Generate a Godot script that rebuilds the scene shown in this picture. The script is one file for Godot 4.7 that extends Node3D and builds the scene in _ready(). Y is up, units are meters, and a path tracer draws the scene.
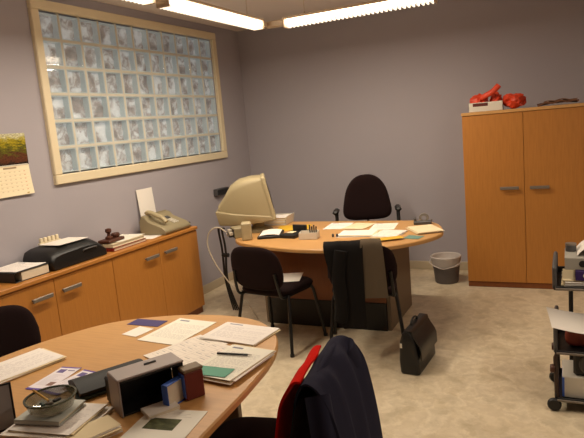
extends Node3D
# An office seen from standing height: glass-block window left, two desks, beech cabinets.

const EYE := Vector3(0, 1.65, 0)
const WALL_X := -3.483
const BACK_Z := -6.142
const RIGHT_X := 1.6
const FRONT_Z := 1.3
const CEIL := 2.8
const DESK_Y := 0.74
const CRED_Y := 0.825

var used := {}
var M := {}
var rng := RandomNumberGenerator.new()
var noise := FastNoiseLite.new()

# ------------------------------------------------------------------ nodes
func numbered(parent: Node, called: String) -> String:
	var key := str(parent.get_instance_id()) + called
	var n: int = used.get(key, 0)
	used[key] = n + 1
	return called if n == 0 else "%s_%03d" % [called, n]

func thing(called: String, label: String, category: String, at := Vector3.ZERO, turn := 0.0, group := "") -> Node3D:
	var o := Node3D.new()
	o.name = numbered(self, called)
	add_child(o, true)
	o.position = at
	o.rotation.y = turn
	tag(o, label, category, group)
	return o

func tag(o: Node, label: String, category: String, group := "") -> void:
	o.set_meta("label", label)
	o.set_meta("category", category)
	if group != "":
		o.set_meta("group", group)
	elif o.has_meta("group"):
		o.remove_meta("group")

func part(called: String, st, m: Material, parent: Node = self, at := Transform3D.IDENTITY) -> MeshInstance3D:
	var o := MeshInstance3D.new()
	o.name = numbered(parent, called)
	if st is SurfaceTool:
		st.generate_normals()
		o.mesh = st.commit()
	else:
		o.mesh = st
	o.material_override = m
	o.transform = at
	o.cast_shadow = GeometryInstance3D.SHADOW_CASTING_SETTING_ON
	parent.add_child(o, true)
	return o

func struct(called: String, st, m: Material, parent: Node = self) -> MeshInstance3D:
	var o := part(called, st, m, parent)
	if parent == self:
		o.set_meta("kind", "structure")
	return o

func copy_of(o: Node3D, label: String, at: Vector3, turn: float, group := "") -> Node3D:
	var c: Node3D = o.duplicate()
	c.name = numbered(self, String(o.name))
	add_child(c, true)
	c.position = at
	c.rotation.y = turn
	tag(c, label, o.get_meta("category"), group)
	return c

# ------------------------------------------------------------------ shapes
func mb() -> SurfaceTool:
	var st := SurfaceTool.new()
	st.begin(Mesh.PRIMITIVE_TRIANGLES)
	st.set_smooth_group(-1)
	return st

func tri(st: SurfaceTool, a: Vector3, b: Vector3, c: Vector3) -> void:
	# a, b, c counter-clockwise from outside; Godot wants clockwise
	for p in [a, c, b]:
		st.set_uv(Vector2(p.x, p.z))
		st.add_vertex(p)

func quad(st: SurfaceTool, a: Vector3, b: Vector3, c: Vector3, d: Vector3) -> void:
	tri(st, a, b, c)
	tri(st, a, c, d)

func out_poly(st: SurfaceTool, pts: Array, middle: Vector3) -> void:
	# a small convex polygon turned so that it faces away from the middle
	var n: Vector3 = (pts[1] - pts[0]).cross(pts[2] - pts[0])
	var c := Vector3.ZERO
	for p in pts:
		c += p
	c /= pts.size()
	if n.dot(c - middle) < 0:
		pts.reverse()
	for i in range(1, pts.size() - 1):
		tri(st, pts[0], pts[i], pts[i + 1])

func bx(st: SurfaceTool, c: Vector3, s: Vector3, b := 0.0, basis := Basis.IDENTITY) -> void:
	# a box with chamfered edges
	st.set_smooth_group(-1)
	var h := s * 0.5
	b = minf(b, minf(h.x, minf(h.y, h.z)) * 0.9)
	var P := func(sx: int, sy: int, sz: int, axis: int) -> Vector3:
		var v := Vector3(sx * (h.x - b), sy * (h.y - b), sz * (h.z - b))
		if axis == 0: v.x = sx * h.x
		elif axis == 1: v.y = sy * h.y
		else: v.z = sz * h.z
		return c + basis * v
	for s1 in [-1, 1]:
		out_poly(st, [P.call(s1, -1, -1, 0), P.call(s1, 1, -1, 0), P.call(s1, 1, 1, 0), P.call(s1, -1, 1, 0)], c)
		out_poly(st, [P.call(-1, s1, -1, 1), P.call(1, s1, -1, 1), P.call(1, s1, 1, 1), P.call(-1, s1, 1, 1)], c)
		out_poly(st, [P.call(-1, -1, s1, 2), P.call(1, -1, s1, 2), P.call(1, 1, s1, 2), P.call(-1, 1, s1, 2)], c)
	if b <= 0.0:
		return
	for s1 in [-1, 1]:
		for s2 in [-1, 1]:
			out_poly(st, [P.call(s1, s2, -1, 0), P.call(s1, s2, 1, 0), P.call(s1, s2, 1, 1), P.call(s1, s2, -1, 1)], c)
			out_poly(st, [P.call(s1, -1, s2, 0), P.call(s1, 1, s2, 0), P.call(s1, 1, s2, 2), P.call(s1, -1, s2, 2)], c)
			out_poly(st, [P.call(-1, s1, s2, 1), P.call(1, s1, s2, 1), P.call(1, s1, s2, 2), P.call(-1, s1, s2, 2)], c)
			for s3 in [-1, 1]:
				out_poly(st, [P.call(s1, s2, s3, 0), P.call(s1, s2, s3, 1), P.call(s1, s2, s3, 2)], c)

func box_mesh(s: Vector3, b := 0.003, c := Vector3.ZERO) -> SurfaceTool:
	var st := mb()
	bx(st, c, s, b)
	return st

func spline(keys: Array, n := 24) -> Array:
	# Catmull-Rom through the keys
	var r := []
	for i in n + 1:
		var t := float(i) / n * (keys.size() - 1)
		var k := mini(int(t), keys.size() - 2)
		var f := t - k
		var p0: Vector3 = keys[maxi(k - 1, 0)]
		var p3: Vector3 = keys[mini(k + 2, keys.size() - 1)]
		r.append(keys[k].cubic_interpolate(keys[k + 1], p0, p3, f))
	return r

func tube(st: SurfaceTool, pts: Array, r: float, sides := 10, flat := 1.0) -> void:
	st.set_smooth_group(1)
	var rings := []
	var up := Vector3.UP
	var d0: Vector3 = (pts[1] - pts[0]).normalized()
	if absf(d0.dot(up)) > 0.9:
		up = Vector3.RIGHT
	var nrm := (up - d0 * up.dot(d0)).normalized()
	for i in pts.size():
		var d: Vector3 = (pts[mini(i + 1, pts.size() - 1)] - pts[maxi(i - 1, 0)]).normalized()
		nrm = (nrm - d * nrm.dot(d)).normalized()
		var bi := d.cross(nrm)
		var ring := []
		for k in sides:
			var a := TAU * k / sides
			ring.append(pts[i] + (nrm * cos(a) + bi * sin(a) * flat) * r)
		rings.append(ring)
	for i in rings.size() - 1:
		for k in sides:
			var k2 := (k + 1) % sides
			quad(st, rings[i][k], rings[i][k2], rings[i + 1][k2], rings[i + 1][k])
	st.set_smooth_group(-1)
	for k in range(1, sides - 1):
		tri(st, rings[0][0], rings[0][k + 1], rings[0][k])
		var e: Array = rings[-1]
		tri(st, e[0], e[k], e[k + 1])

func tube_mesh(pts: Array, r: float, sides := 10, flat := 1.0) -> SurfaceTool:
	var st := mb()
	tube(st, pts, r, sides, flat)
	return st

func lathe(st: SurfaceTool, prof: Array, segs := 32, xf := Transform3D.IDENTITY) -> void:
	# profile of (radius, height), from bottom outside up; normals break at sharp corners
	var grp := 1
	for i in prof.size() - 1:
		if i > 0:
			var a: Vector2 = (prof[i] - prof[i - 1]).normalized()
			var b: Vector2 = (prof[i + 1] - prof[i]).normalized()
			if a.dot(b) < 0.8:
				grp += 1
		st.set_smooth_group(grp)
		for k in segs:
			var a0 := TAU * k / segs
			var a1 := TAU * (k + 1) / segs
			var p0: Vector2 = prof[i]
			var p1: Vector2 = prof[i + 1]
			var v00 := xf * Vector3(p0.x * cos(a0), p0.y, -p0.x * sin(a0))
			var v01 := xf * Vector3(p0.x * cos(a1), p0.y, -p0.x * sin(a1))
			var v10 := xf * Vector3(p1.x * cos(a0), p1.y, -p1.x * sin(a0))
			var v11 := xf * Vector3(p1.x * cos(a1), p1.y, -p1.x * sin(a1))
			if p0.x > 0.0001:
				tri(st, v00, v01, v11)
			if p1.x > 0.0001:
				tri(st, v00, v11, v10)
	st.set_smooth_group(-1)

func lathe_mesh(prof: Array, segs := 32) -> SurfaceTool:
	var st := mb()
	lathe(st, prof, segs)
	return st

func prism(st: SurfaceTool, poly: PackedVector2Array, y0: float, y1: float, b := 0.004) -> void:
	# a flat slab from an outline in x, z, edges chamfered by b
	if Geometry2D.is_polygon_clockwise(poly):
		poly.reverse()
	var n := poly.size()
	var inner := PackedVector2Array()
	for i in n:
		var e0 := (poly[i] - poly[(i + n - 1) % n]).normalized()
		var e1 := (poly[(i + 1) % n] - poly[i]).normalized()
		var nn := Vector2(-e0.y - e1.y, e0.x + e1.x)
		var d := maxf(0.4, nn.length() * 0.5)
		inner.append(poly[i] + nn.normalized() * b / d)
	var V := func(p: Vector2, y: float) -> Vector3: return Vector3(p.x, y, p.y)
	var idx := Geometry2D.triangulate_polygon(inner)
	st.set_smooth_group(-1)
	for t in idx.size() / 3:
		var a := inner[idx[t * 3]]
		var b2 := inner[idx[t * 3 + 1]]
		var c := inner[idx[t * 3 + 2]]
		if (b2 - a).cross(c - a) > 0:
			var sw := b2
			b2 = c
			c = sw
		tri(st, V.call(a, y1), V.call(b2, y1), V.call(c, y1))
		tri(st, V.call(a, y0), V.call(c, y0), V.call(b2, y0))
	var rows := [[inner, y0], [poly, y0 + b], [poly, y1 - b], [inner, y1]]
	for r in 3:
		for i in n:
			var j := (i + 1) % n
			var p: PackedVector2Array = rows[r][0]
			var q: PackedVector2Array = rows[r + 1][0]
			quad(st, V.call(p[i], rows[r][1]), V.call(q[i], rows[r + 1][1]), V.call(q[j], rows[r + 1][1]), V.call(p[j], rows[r][1]))

func prism_mesh(poly: PackedVector2Array, y0: float, y1: float, b := 0.004) -> SurfaceTool:
	var st := mb()
	prism(st, poly, y0, y1, b)
	return st

func sheet(st: SurfaceTool, nu: int, nv: int, f: Callable, th: float) -> void:
	# a cloth or paper: f(u, v) is the middle surface, u x v its front; th its thickness
	var p := []
	var q := []
	for i in nu + 1:
		for j in nv + 1:
			var u := float(i) / nu
			var v := float(j) / nv
			var c: Vector3 = f.call(u, v)
			var du: Vector3 = f.call(minf(u + 0.01, 1.0), v) - f.call(maxf(u - 0.01, 0.0), v)
			var dv: Vector3 = f.call(u, minf(v + 0.01, 1.0)) - f.call(u, maxf(v - 0.01, 0.0))
			var n := du.cross(dv).normalized()
			p.append(c + n * th * 0.5)
			q.append(c - n * th * 0.5)
	var at := func(i: int, j: int) -> int: return i * (nv + 1) + j
	var put := func(a: Array, i: int, j: int) -> void:
		st.set_uv(Vector2(float(i) / nu, float(j) / nv))
		st.add_vertex(a[at.call(i, j)])
	st.set_smooth_group(1)
	for i in nu:
		for j in nv:
			for c in [[i, j], [i + 1, j + 1], [i + 1, j], [i, j], [i, j + 1], [i + 1, j + 1]]:
				put.call(p, c[0], c[1])
	st.set_smooth_group(2)
	for i in nu:
		for j in nv:
			for c in [[i, j], [i + 1, j], [i + 1, j + 1], [i, j], [i + 1, j + 1], [i, j + 1]]:
				put.call(q, c[0], c[1])
	st.set_smooth_group(-1)
	var rim := []
	for i in nu: rim.append([i, 0])
	for j in nv: rim.append([nu, j])
	for i in nu: rim.append([nu - i, nv])
	for j in nv: rim.append([0, nv - j])
	for k in rim.size():
		var a = rim[k]
		var b = rim[(k + 1) % rim.size()]
		for c in [[q, a], [p, b], [q, b], [q, a], [p, a], [p, b]]:
			put.call(c[0], c[1][0], c[1][1])

func pad(st: SurfaceTool, outline: Callable, th: float, bend: Callable, xf := Transform3D.IDENTITY, segs := 40, rings := 7) -> void:
	# an upholstered cushion in the x, y plane: outline(a) gives its rim; thickness th fades at the rim; bend(x, y) moves it along z
	st.set_smooth_group(1)
	var P := func(i: int, k: int, side: float) -> Vector3:
		var t := float(i) / rings
		var s := sin(t * PI * 0.5)
		var o: Vector2 = outline.call(TAU * k / segs)
		o *= s
		var z := side * th * 0.5 * pow(maxf(0.0, 1.0 - pow(s, 8)), 0.5)
		return xf * Vector3(o.x, o.y, z + bend.call(o.x, o.y))
	for i in rings:
		for k in segs:
			var a: Vector3 = P.call(i, k, 1.0)
			var b: Vector3 = P.call(i + 1, k, 1.0)
			var c: Vector3 = P.call(i + 1, k + 1, 1.0)
			var d: Vector3 = P.call(i, k + 1, 1.0)
			tri(st, a, b, c)
			if i > 0: tri(st, a, c, d)
			a = P.call(i, k, -1.0)
			b = P.call(i + 1, k, -1.0)
			c = P.call(i + 1, k + 1, -1.0)
			d = P.call(i, k + 1, -1.0)
			tri(st, a, c, b)
			if i > 0: tri(st, a, d, c)
	st.set_smooth_group(-1)

func loft(st: SurfaceTool, sections: Array, cap := true) -> void:
	# rings of equal count, each counter-clockwise seen from the end of the path
	st.set_smooth_group(1)
	var n: int = sections[0].size()
	for i in sections.size() - 1:
		for k in n:
			var k2 := (k + 1) % n
			quad(st, sections[i][k], sections[i][k2], sections[i + 1][k2], sections[i + 1][k])
	st.set_smooth_group(-1)
	if cap:
		for k in range(1, n - 1):
			tri(st, sections[0][0], sections[0][k + 1], sections[0][k])
			tri(st, sections[-1][0], sections[-1][k], sections[-1][k + 1])

func round_rect(w: float, h: float, r: float, seg := 4) -> PackedVector2Array:
	var o := PackedVector2Array()
	for c in 4:
		var cx := (w / 2 - r) * (1 if c == 0 or c == 3 else -1)
		var cy := (h / 2 - r) * (1 if c < 2 else -1)
		for k in seg + 1:
			var a := PI / 2 * (c + float(k) / seg)
			o.append(Vector2(cx + r * cos(a), cy + r * sin(a)))
	return o

func super_oval(w: float, h: float, p: float) -> Callable:
	return func(a: float) -> Vector2:
		var c := cos(a)
		var s := sin(a)
		return Vector2(w / 2 * signf(c) * pow(absf(c), 2.0 / p), h / 2 * signf(s) * pow(absf(s), 2.0 / p))

# ------------------------------------------------------------------ materials
func mat(color: Color, rough := 0.6, metal := 0.0, spec := 0.5) -> StandardMaterial3D:
	var m := StandardMaterial3D.new()
	m.albedo_color = color
	m.roughness = rough
	m.metallic = metal
	m.metallic_specular = spec
	return m

func noise_tex(freq: float, ramp: Array, size := 256, sd := 1, octaves := 4, as_normal := false, bump := 4.0, warp := 0.0) -> NoiseTexture2D:
	var n := FastNoiseLite.new()
	n.noise_type = FastNoiseLite.TYPE_SIMPLEX_SMOOTH
	n.seed = sd
	n.frequency = freq
	n.fractal_octaves = octaves
	if warp > 0:
		n.domain_warp_enabled = true
		n.domain_warp_amplitude = warp
		n.domain_warp_frequency = freq * 1.5
	var t := NoiseTexture2D.new()
	t.width = size
	t.height = size
	t.seamless = true
	t.noise = n
	t.as_normal_map = as_normal
	t.bump_strength = bump
	if not as_normal:
		var g := Gradient.new()
		var offs := PackedFloat32Array()
		var cols := PackedColorArray()
		for r in ramp:
			offs.append(r[0])
			cols.append(r[1])
		g.offsets = offs
		g.colors = cols
		t.color_ramp = g
	return t

func wood(tone: Color, scale: Vector3, rough := 0.45) -> StandardMaterial3D:
	var m := mat(tone, rough)
	m.albedo_texture = M.wood_tex
	m.uv1_triplanar = true
	m.uv1_scale = scale
	return m

func cloth(color: Color, scale := 40.0, rough := 0.95) -> StandardMaterial3D:
	var m := mat(color, rough, 0.0, 0.2)
	m.normal_enabled = true
	m.normal_texture = M.weave
	m.normal_scale = 0.6
	m.uv1_triplanar = true
	m.uv1_scale = Vector3.ONE * scale
	m.rim_enabled = true
	m.rim = 0.15
	return m

func ink_tex(sd: int, kind: String) -> ImageTexture:
	# flat print on paper: rows of words, boxes, columns
	var r := RandomNumberGenerator.new()
	r.seed = sd
	var w := 120
	var h := 170
	var im := Image.create(w, h, false, Image.FORMAT_RGB8)
	im.fill(Color(1, 1, 1))
	var ink := Color(0.86, 0.85, 0.86)
	match kind:
		"letter":
			im.fill_rect(Rect2i(12, 10, 30, 8), Color(0.6, 0.62, 0.72))
			var y := 36
			while y < 150:
				if r.randf() < 0.85:
					var x := 12
					var stop := 108 if r.randf() < 0.7 else 50
					while x < stop:
						var l := r.randi_range(4, 13)
						im.fill_rect(Rect2i(x, y, mini(l, 110 - x), 2), ink)
						x += l + 3
				y += 6
		"form":
			for k in 9:
				im.fill_rect(Rect2i(8, 14 + k * 17, 104, 1), ink)
				for c in 3:
					if r.randf() < 0.75:
						im.fill_rect(Rect2i(12 + c * 36, 20 + k * 17, r.randi_range(8, 28), 2), Color(0.74, 0.74, 0.77))
			for c in 4:
				im.fill_rect(Rect2i(8 + c * 35, 14, 1, 137), ink)
		"leaflet":
			im.fill_rect(Rect2i(0, 0, 120, 8), Color(0.5, 0.42, 0.72))
			im.fill_rect(Rect2i(16, 18, 40, 26), Color(0.5, 0.47, 0.66))
			im.fill_rect(Rect2i(66, 22, 40, 5), Color(0.4, 0.36, 0.5))
			for k in 12:
				im.fill_rect(Rect2i(14, 56 + k * 7, r.randi_range(40, 92), 2), ink)
			im.fill_rect(Rect2i(70, 110, 34, 26), Color(0.62, 0.5, 0.45))
			im.fill_rect(Rect2i(0, 158, 120, 12), Color(0.45, 0.38, 0.68))
		"photo":
			for y in range(52, 112):
				for x in range(22, 84):
					var v := 0.36 + 0.12 * noise.get_noise_2d(x * 2.0, y * 2.0)
					im.set_pixel(x, y, Color(v * 0.95, v, v * 0.72))
			for k in 5:
				im.fill_rect(Rect2i(14, 14 + k * 8, r.randi_range(50, 90), 2), ink)
		"calendar":
			for k in 6:
				for c in 7:
					im.fill_rect(Rect2i(10 + c * 15, 34 + k * 21, 5, 4), Color(0.86, 0.83, 0.78) if c < 6 else Color(0.88, 0.72, 0.66))
				im.fill_rect(Rect2i(6, 29 + k * 21, 108, 1), Color(0.9, 0.87, 0.8))
			im.fill_rect(Rect2i(40, 8, 40, 9), Color(0.66, 0.6, 0.55))
			im.fill_rect(Rect2i(98, 158, 7, 6), Color(0.75, 0.66, 0.35))
		"landscape":
			for y in h:
				for x in w:
					var t := float(y) / h
					var n := noise.get_noise_2d(x * 1.6, y * 3.0)
					var c := Color(0.78, 0.76, 0.62).lerp(Color(0.62, 0.55, 0.12), smoothstep(0.05, 0.25, t + n * 0.12))
					c = c.lerp(Color(0.36, 0.35, 0.1), smoothstep(0.28, 0.5, t + n * 0.3))
					c = c.lerp(Color(0.36, 0.2, 0.12), smoothstep(0.5, 0.75, t + n * 0.25))
					c = c.lerp(Color(0.16, 0.12, 0.09), smoothstep(0.85, 1.0, t + n * 0.15))
					im.set_pixel(x, y, c * (1.0 + 0.35 * noise.get_noise_2d(x * 6.0 + 300.0, y * 6.0)))
	return ImageTexture.create_from_image(im)

func paper_mat(tone: Color, tex: Texture2D = null) -> StandardMaterial3D:
	var m := mat(tone, 0.8, 0.0, 0.3)
	if tex:
		m.albedo_texture = tex
	m.texture_repeat = false
	return m

func make_materials() -> void:
	noise.seed = 7
	noise.frequency = 0.02
	noise.fractal_octaves = 4
	M.wood_tex = noise_tex(0.02, [[0.0, Color(0.93, 0.92, 0.9)], [0.5, Color(0.975, 0.97, 0.965)], [1.0, Color(1, 1, 1)]], 256, 3, 4)
	M.weave = noise_tex(0.12, [], 128, 5, 3, true, 6.0)
	M.lumps = noise_tex(0.03, [], 256, 9, 3, true, 3.0)
	M.wall = mat(Color(0.66, 0.635, 0.655), 0.9, 0.0, 0.2)
	M.wall.normal_enabled = true
	M.wall.normal_texture = M.lumps
	M.wall.normal_scale = 0.06
	M.wall.uv1_triplanar = true
	M.wall.uv1_world_triplanar = true
	M.wall.uv1_scale = Vector3.ONE * 4.0
	M.ceiling = mat(Color(0.9, 0.86, 0.84), 0.95, 0.0, 0.2)
	# marbled vinyl: veins in two sizes
	M.floor = mat(Color(1.0, 0.97, 0.91), 0.38, 0.0, 0.4)
	M.floor.albedo_texture = noise_tex(0.011, [[0.0, Color(0.74, 0.7, 0.63)], [0.35, Color(0.82, 0.78, 0.71)], [0.5, Color(0.865, 0.83, 0.765)], [0.62, Color(0.825, 0.785, 0.72)], [1.0, Color(0.89, 0.855, 0.79)]], 512, 12, 5, false, 0.0, 40.0)
	M.floor.uv1_triplanar = true
	M.floor.uv1_world_triplanar = true
	M.floor.uv1_scale = Vector3.ONE * 0.62
	M.floor.detail_enabled = true
	M.floor.detail_albedo = noise_tex(0.03, [[0.0, Color(0.9, 0.89, 0.87)], [0.45, Color(1, 1, 1)], [0.55, Color(0.95, 0.94, 0.92)], [1.0, Color(1, 1, 1)]], 256, 21, 4, false, 0.0, 20.0)
	M.floor.detail_blend_mode = BaseMaterial3D.BLEND_MODE_MUL
	M.skirt = mat(Color(0.72, 0.66, 0.56), 0.5)
	M.cream = mat(Color(0.87, 0.81, 0.68), 0.5)
	M.mortar = mat(Color(0.8, 0.78, 0.72), 0.85)
	M.block_side = mat(Color(0.68, 0.72, 0.72), 0.35)
	M.block_face = mat(Color(0.9, 0.9, 0.9), 0.25)
	M.block_face.albedo_texture = noise_tex(0.02, [[0.0, Color(0.4, 0.33, 0.3)], [0.36, Color(0.62, 0.55, 0.52)], [0.47, Color(0.86, 0.85, 0.84)], [0.54, Color(0.6, 0.55, 0.53)], [0.66, Color(0.9, 0.9, 0.9)], [1.0, Color(0.97, 0.97, 0.97)]], 512, 31, 2, false, 0.0, 30.0)
	M.block_face.uv1_triplanar = true
	M.block_face.uv1_world_triplanar = true
	M.block_face.uv1_scale = Vector3.ONE * 0.55
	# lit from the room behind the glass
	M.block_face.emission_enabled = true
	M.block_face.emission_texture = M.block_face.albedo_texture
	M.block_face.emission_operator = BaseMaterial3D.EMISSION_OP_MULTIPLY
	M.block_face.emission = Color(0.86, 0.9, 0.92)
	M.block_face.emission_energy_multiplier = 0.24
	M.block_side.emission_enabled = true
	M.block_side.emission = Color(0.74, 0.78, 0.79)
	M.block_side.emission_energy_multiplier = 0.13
	M.pane = mat(Color(0.85, 0.95, 1.0, 0.08), 0.05)
	M.pane.transparency = BaseMaterial3D.TRANSPARENCY_ALPHA
	M.beech = wood(Color(0.72, 0.475, 0.205), Vector3(9, 0.7, 9))
	M.beech_h = wood(Color(0.72, 0.475, 0.205), Vector3(9, 9, 0.7))
	M.beech_top = wood(Color(0.8, 0.605, 0.37), Vector3(0.7, 9, 9), 0.4)
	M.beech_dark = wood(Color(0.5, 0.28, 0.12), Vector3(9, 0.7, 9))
	M.taupe = mat(Color(0.46, 0.39, 0.31), 0.6)
	M.plinth = mat(Color(0.07, 0.06, 0.06), 0.5)
	M.steel = mat(Color(0.5, 0.46, 0.42), 0.45, 0.4)
	M.black_metal = mat(Color(0.05, 0.045, 0.045), 0.4)
	M.black_plastic = mat(Color(0.075, 0.07, 0.07), 0.45)
	M.grey_plastic = mat(Color(0.3, 0.29, 0.29), 0.5)
	M.chair = cloth(Color(0.13, 0.082, 0.08), 40)
	M.beige = mat(Color(0.68, 0.62, 0.48), 0.5)
	M.beige_dark = mat(Color(0.58, 0.53, 0.41), 0.5)
	M.white_plastic = mat(Color(0.85, 0.82, 0.76), 0.5)
	M.screen = mat(Color(0.05, 0.06, 0.06), 0.1)
	M.paper = paper_mat(Color(0.93, 0.9, 0.86))
	M.page_edge = mat(Color(0.85, 0.8, 0.7), 0.9)
	M.cream_paper = paper_mat(Color(0.92, 0.85, 0.7))
	M.letter = paper_mat(Color(0.94, 0.91, 0.88), ink_tex(1, "letter"))
	M.letter2 = paper_mat(Color(0.94, 0.92, 0.86), ink_tex(2, "letter"))
	M.form = paper_mat(Color(0.94, 0.9, 0.85), ink_tex(3, "form"))
	M.leaflet = paper_mat(Color(0.93, 0.9, 0.92), ink_tex(4, "leaflet"))
	M.photo = paper_mat(Color(0.92, 0.9, 0.85), ink_tex(5, "photo"))
	M.purple = mat(Color(0.24, 0.19, 0.42), 0.5)
	M.green = mat(Color(0.36, 0.62, 0.52), 0.7)
	M.dark_green = mat(Color(0.09, 0.16, 0.12), 0.5)
	M.yellow = mat(Color(0.86, 0.68, 0.16), 0.6)
	M.red = mat(Color(0.82, 0.25, 0.12), 0.5)
	M.blue = mat(Color(0.24, 0.38, 0.72), 0.5)
	M.navy = cloth(Color(0.165, 0.16, 0.22), 30)
	M.lining = cloth(Color(0.83, 0.09, 0.03), 30)
	M.charcoal = cloth(Color(0.115, 0.105, 0.1), 30)
	M.khaki = cloth(Color(0.38, 0.33, 0.27), 30)
	M.leather = mat(Color(0.06, 0.055, 0.055), 0.42)
	M.leather.normal_enabled = true
	M.leather.normal_texture = M.lumps
	M.leather.normal_scale = 0.3
	M.leather.uv1_triplanar = true
	M.leather.uv1_scale = Vector3.ONE * 6.0
	M.brown = mat(Color(0.3, 0.15, 0.08), 0.5)
	M.bin = mat(Color(0.34, 0.31, 0.3), 0.5)
	M.liner = mat(Color(0.72, 0.68, 0.65), 0.5)
	M.cable_white = mat(Color(0.75, 0.7, 0.62), 0.5)
	M.glass = mat(Color(0.55, 0.55, 0.46, 0.55), 0.06)
	M.glass.transparency = BaseMaterial3D.TRANSPARENCY_ALPHA
	M.gold = mat(Color(0.75, 0.58, 0.25), 0.35, 0.6)
	M.lamp_white = mat(Color(0.8, 0.72, 0.62), 0.5)
	M.blade = mat(Color(0.95, 0.92, 0.86), 0.4)
	M.blade.emission_enabled = true
	M.blade.emission = LAMP
	M.blade.emission_energy_multiplier = 1.0
	M.glow = mat(Color(1, 0.97, 0.9), 0.6)
	M.glow.emission_enabled = true
	M.glow.emission = LAMP
	M.glow.emission_energy_multiplier = 6.0

# ------------------------------------------------------------------ light and camera
const LAMP := Color(1.0, 0.94, 0.85)
const LAMP_ENERGY := 1.85

func make_camera_and_light() -> void:
	var cam := Camera3D.new()
	cam.name = "camera"
	add_child(cam)
	var yaw := deg_to_rad(25.9475)
	var pitch := deg_to_rad(8.9876)
	var roll := deg_to_rad(-5.0589)
	var f := Vector3(-sin(yaw) * cos(pitch), -sin(pitch), -cos(yaw) * cos(pitch))
	var r := Vector3(cos(yaw), 0, -sin(yaw))
	var u := r.cross(f)
	var r2 := r * cos(roll) + u * sin(roll)
	var u2 := -r * sin(roll) + u * cos(roll)
	cam.transform = Transform3D(Basis(r2, u2, -f), EYE)
	cam.fov = rad_to_deg(2.0 * atan(219.0 / 580.93))
	cam.near = 0.05
	var we := WorldEnvironment.new()
	we.name = "environment"
	var env := Environment.new()
	env.background_mode = Environment.BG_COLOR
	env.background_color = Color(0.02, 0.02, 0.02)
	env.tonemap_mode = Environment.TONE_MAPPER_LINEAR
	env.tonemap_exposure = 1.0
	env.sdfgi_enabled = true
	env.ssao_enabled = true
	env.ssil_enabled = true
	we.environment = env
	add_child(we)

func lamp_unit(at: Vector3, turn: float, length: float, label: String) -> void:
	# a hung fluorescent trough: housing, glowing diffuser, cross blades under it, wires to the ceiling
	var t := thing("ceiling_light", label, "light", at, turn, "")
	var st := mb()
	bx(st, Vector3(0, 0.073, 0), Vector3(length + 0.02, 0.02, 0.10), 0.003)
	for s in [-1, 1]:
		bx(st, Vector3(s * (length / 2 + 0.005), 0.035, 0), Vector3(0.012, 0.075, 0.10), 0.003)
	part("housing", st, M.lamp_white, t)
	part("diffuser", box_mesh(Vector3(length - 0.006, 0.04, 0.085), 0.01, Vector3(0, 0.042, 0)), M.glow, t)
	st = mb()
	var n := int(length / 0.036)
	for k in n:
		var x := -length / 2 + 0.02 + (length - 0.04) * k / (n - 1)
		bx(st, Vector3(x, 0.01, 0), Vector3(0.012, 0.024, 0.086), 0.002)
	part("louver", st, M.blade, t).set_meta("kind", "stuff")
	for s in [-0.36, 0.36]:
		var h := CEIL - at.y - 0.08
		st = mb()
		tube(st, [Vector3(s * length, 0.08, 0), Vector3(s * length, 0.08 + h, 0)], 0.0025, 6)
		tube(st, [Vector3(s * length, 0.08, 0), Vector3(s * length, 0.105, 0)], 0.007, 8)
		tube(st, [Vector3(s * length, 0.06 + h, 0), Vector3(s * length, 0.0795 + h, 0)], 0.02, 12)
		part("suspension_wire", st, M.lamp_white, t)
	var l := AreaLight3D.new()
	l.name = "tube_light"
	add_child(l)
	l.area_size = Vector2(length, 0.085)
	l.area_normalize_energy = true
	l.light_color = LAMP
	l.light_energy = LAMP_ENERGY * length
	l.light_size = 0.05
	l.shadow_enabled = true
	l.area_range = 12.0
	l.area_attenuation = 2.0
	l.transform = Transform3D(Basis(Vector3.UP, turn) * Basis(Vector3.RIGHT, -PI / 2), at + Vector3(0, -0.012, 0))


# ------------------------------------------------------------------ setting
const WIN_Z0 := -5.53
const WIN_Z1 := -3.227
const WIN_Y0 := 1.446
const WIN_Y1 := 2.649

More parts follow.
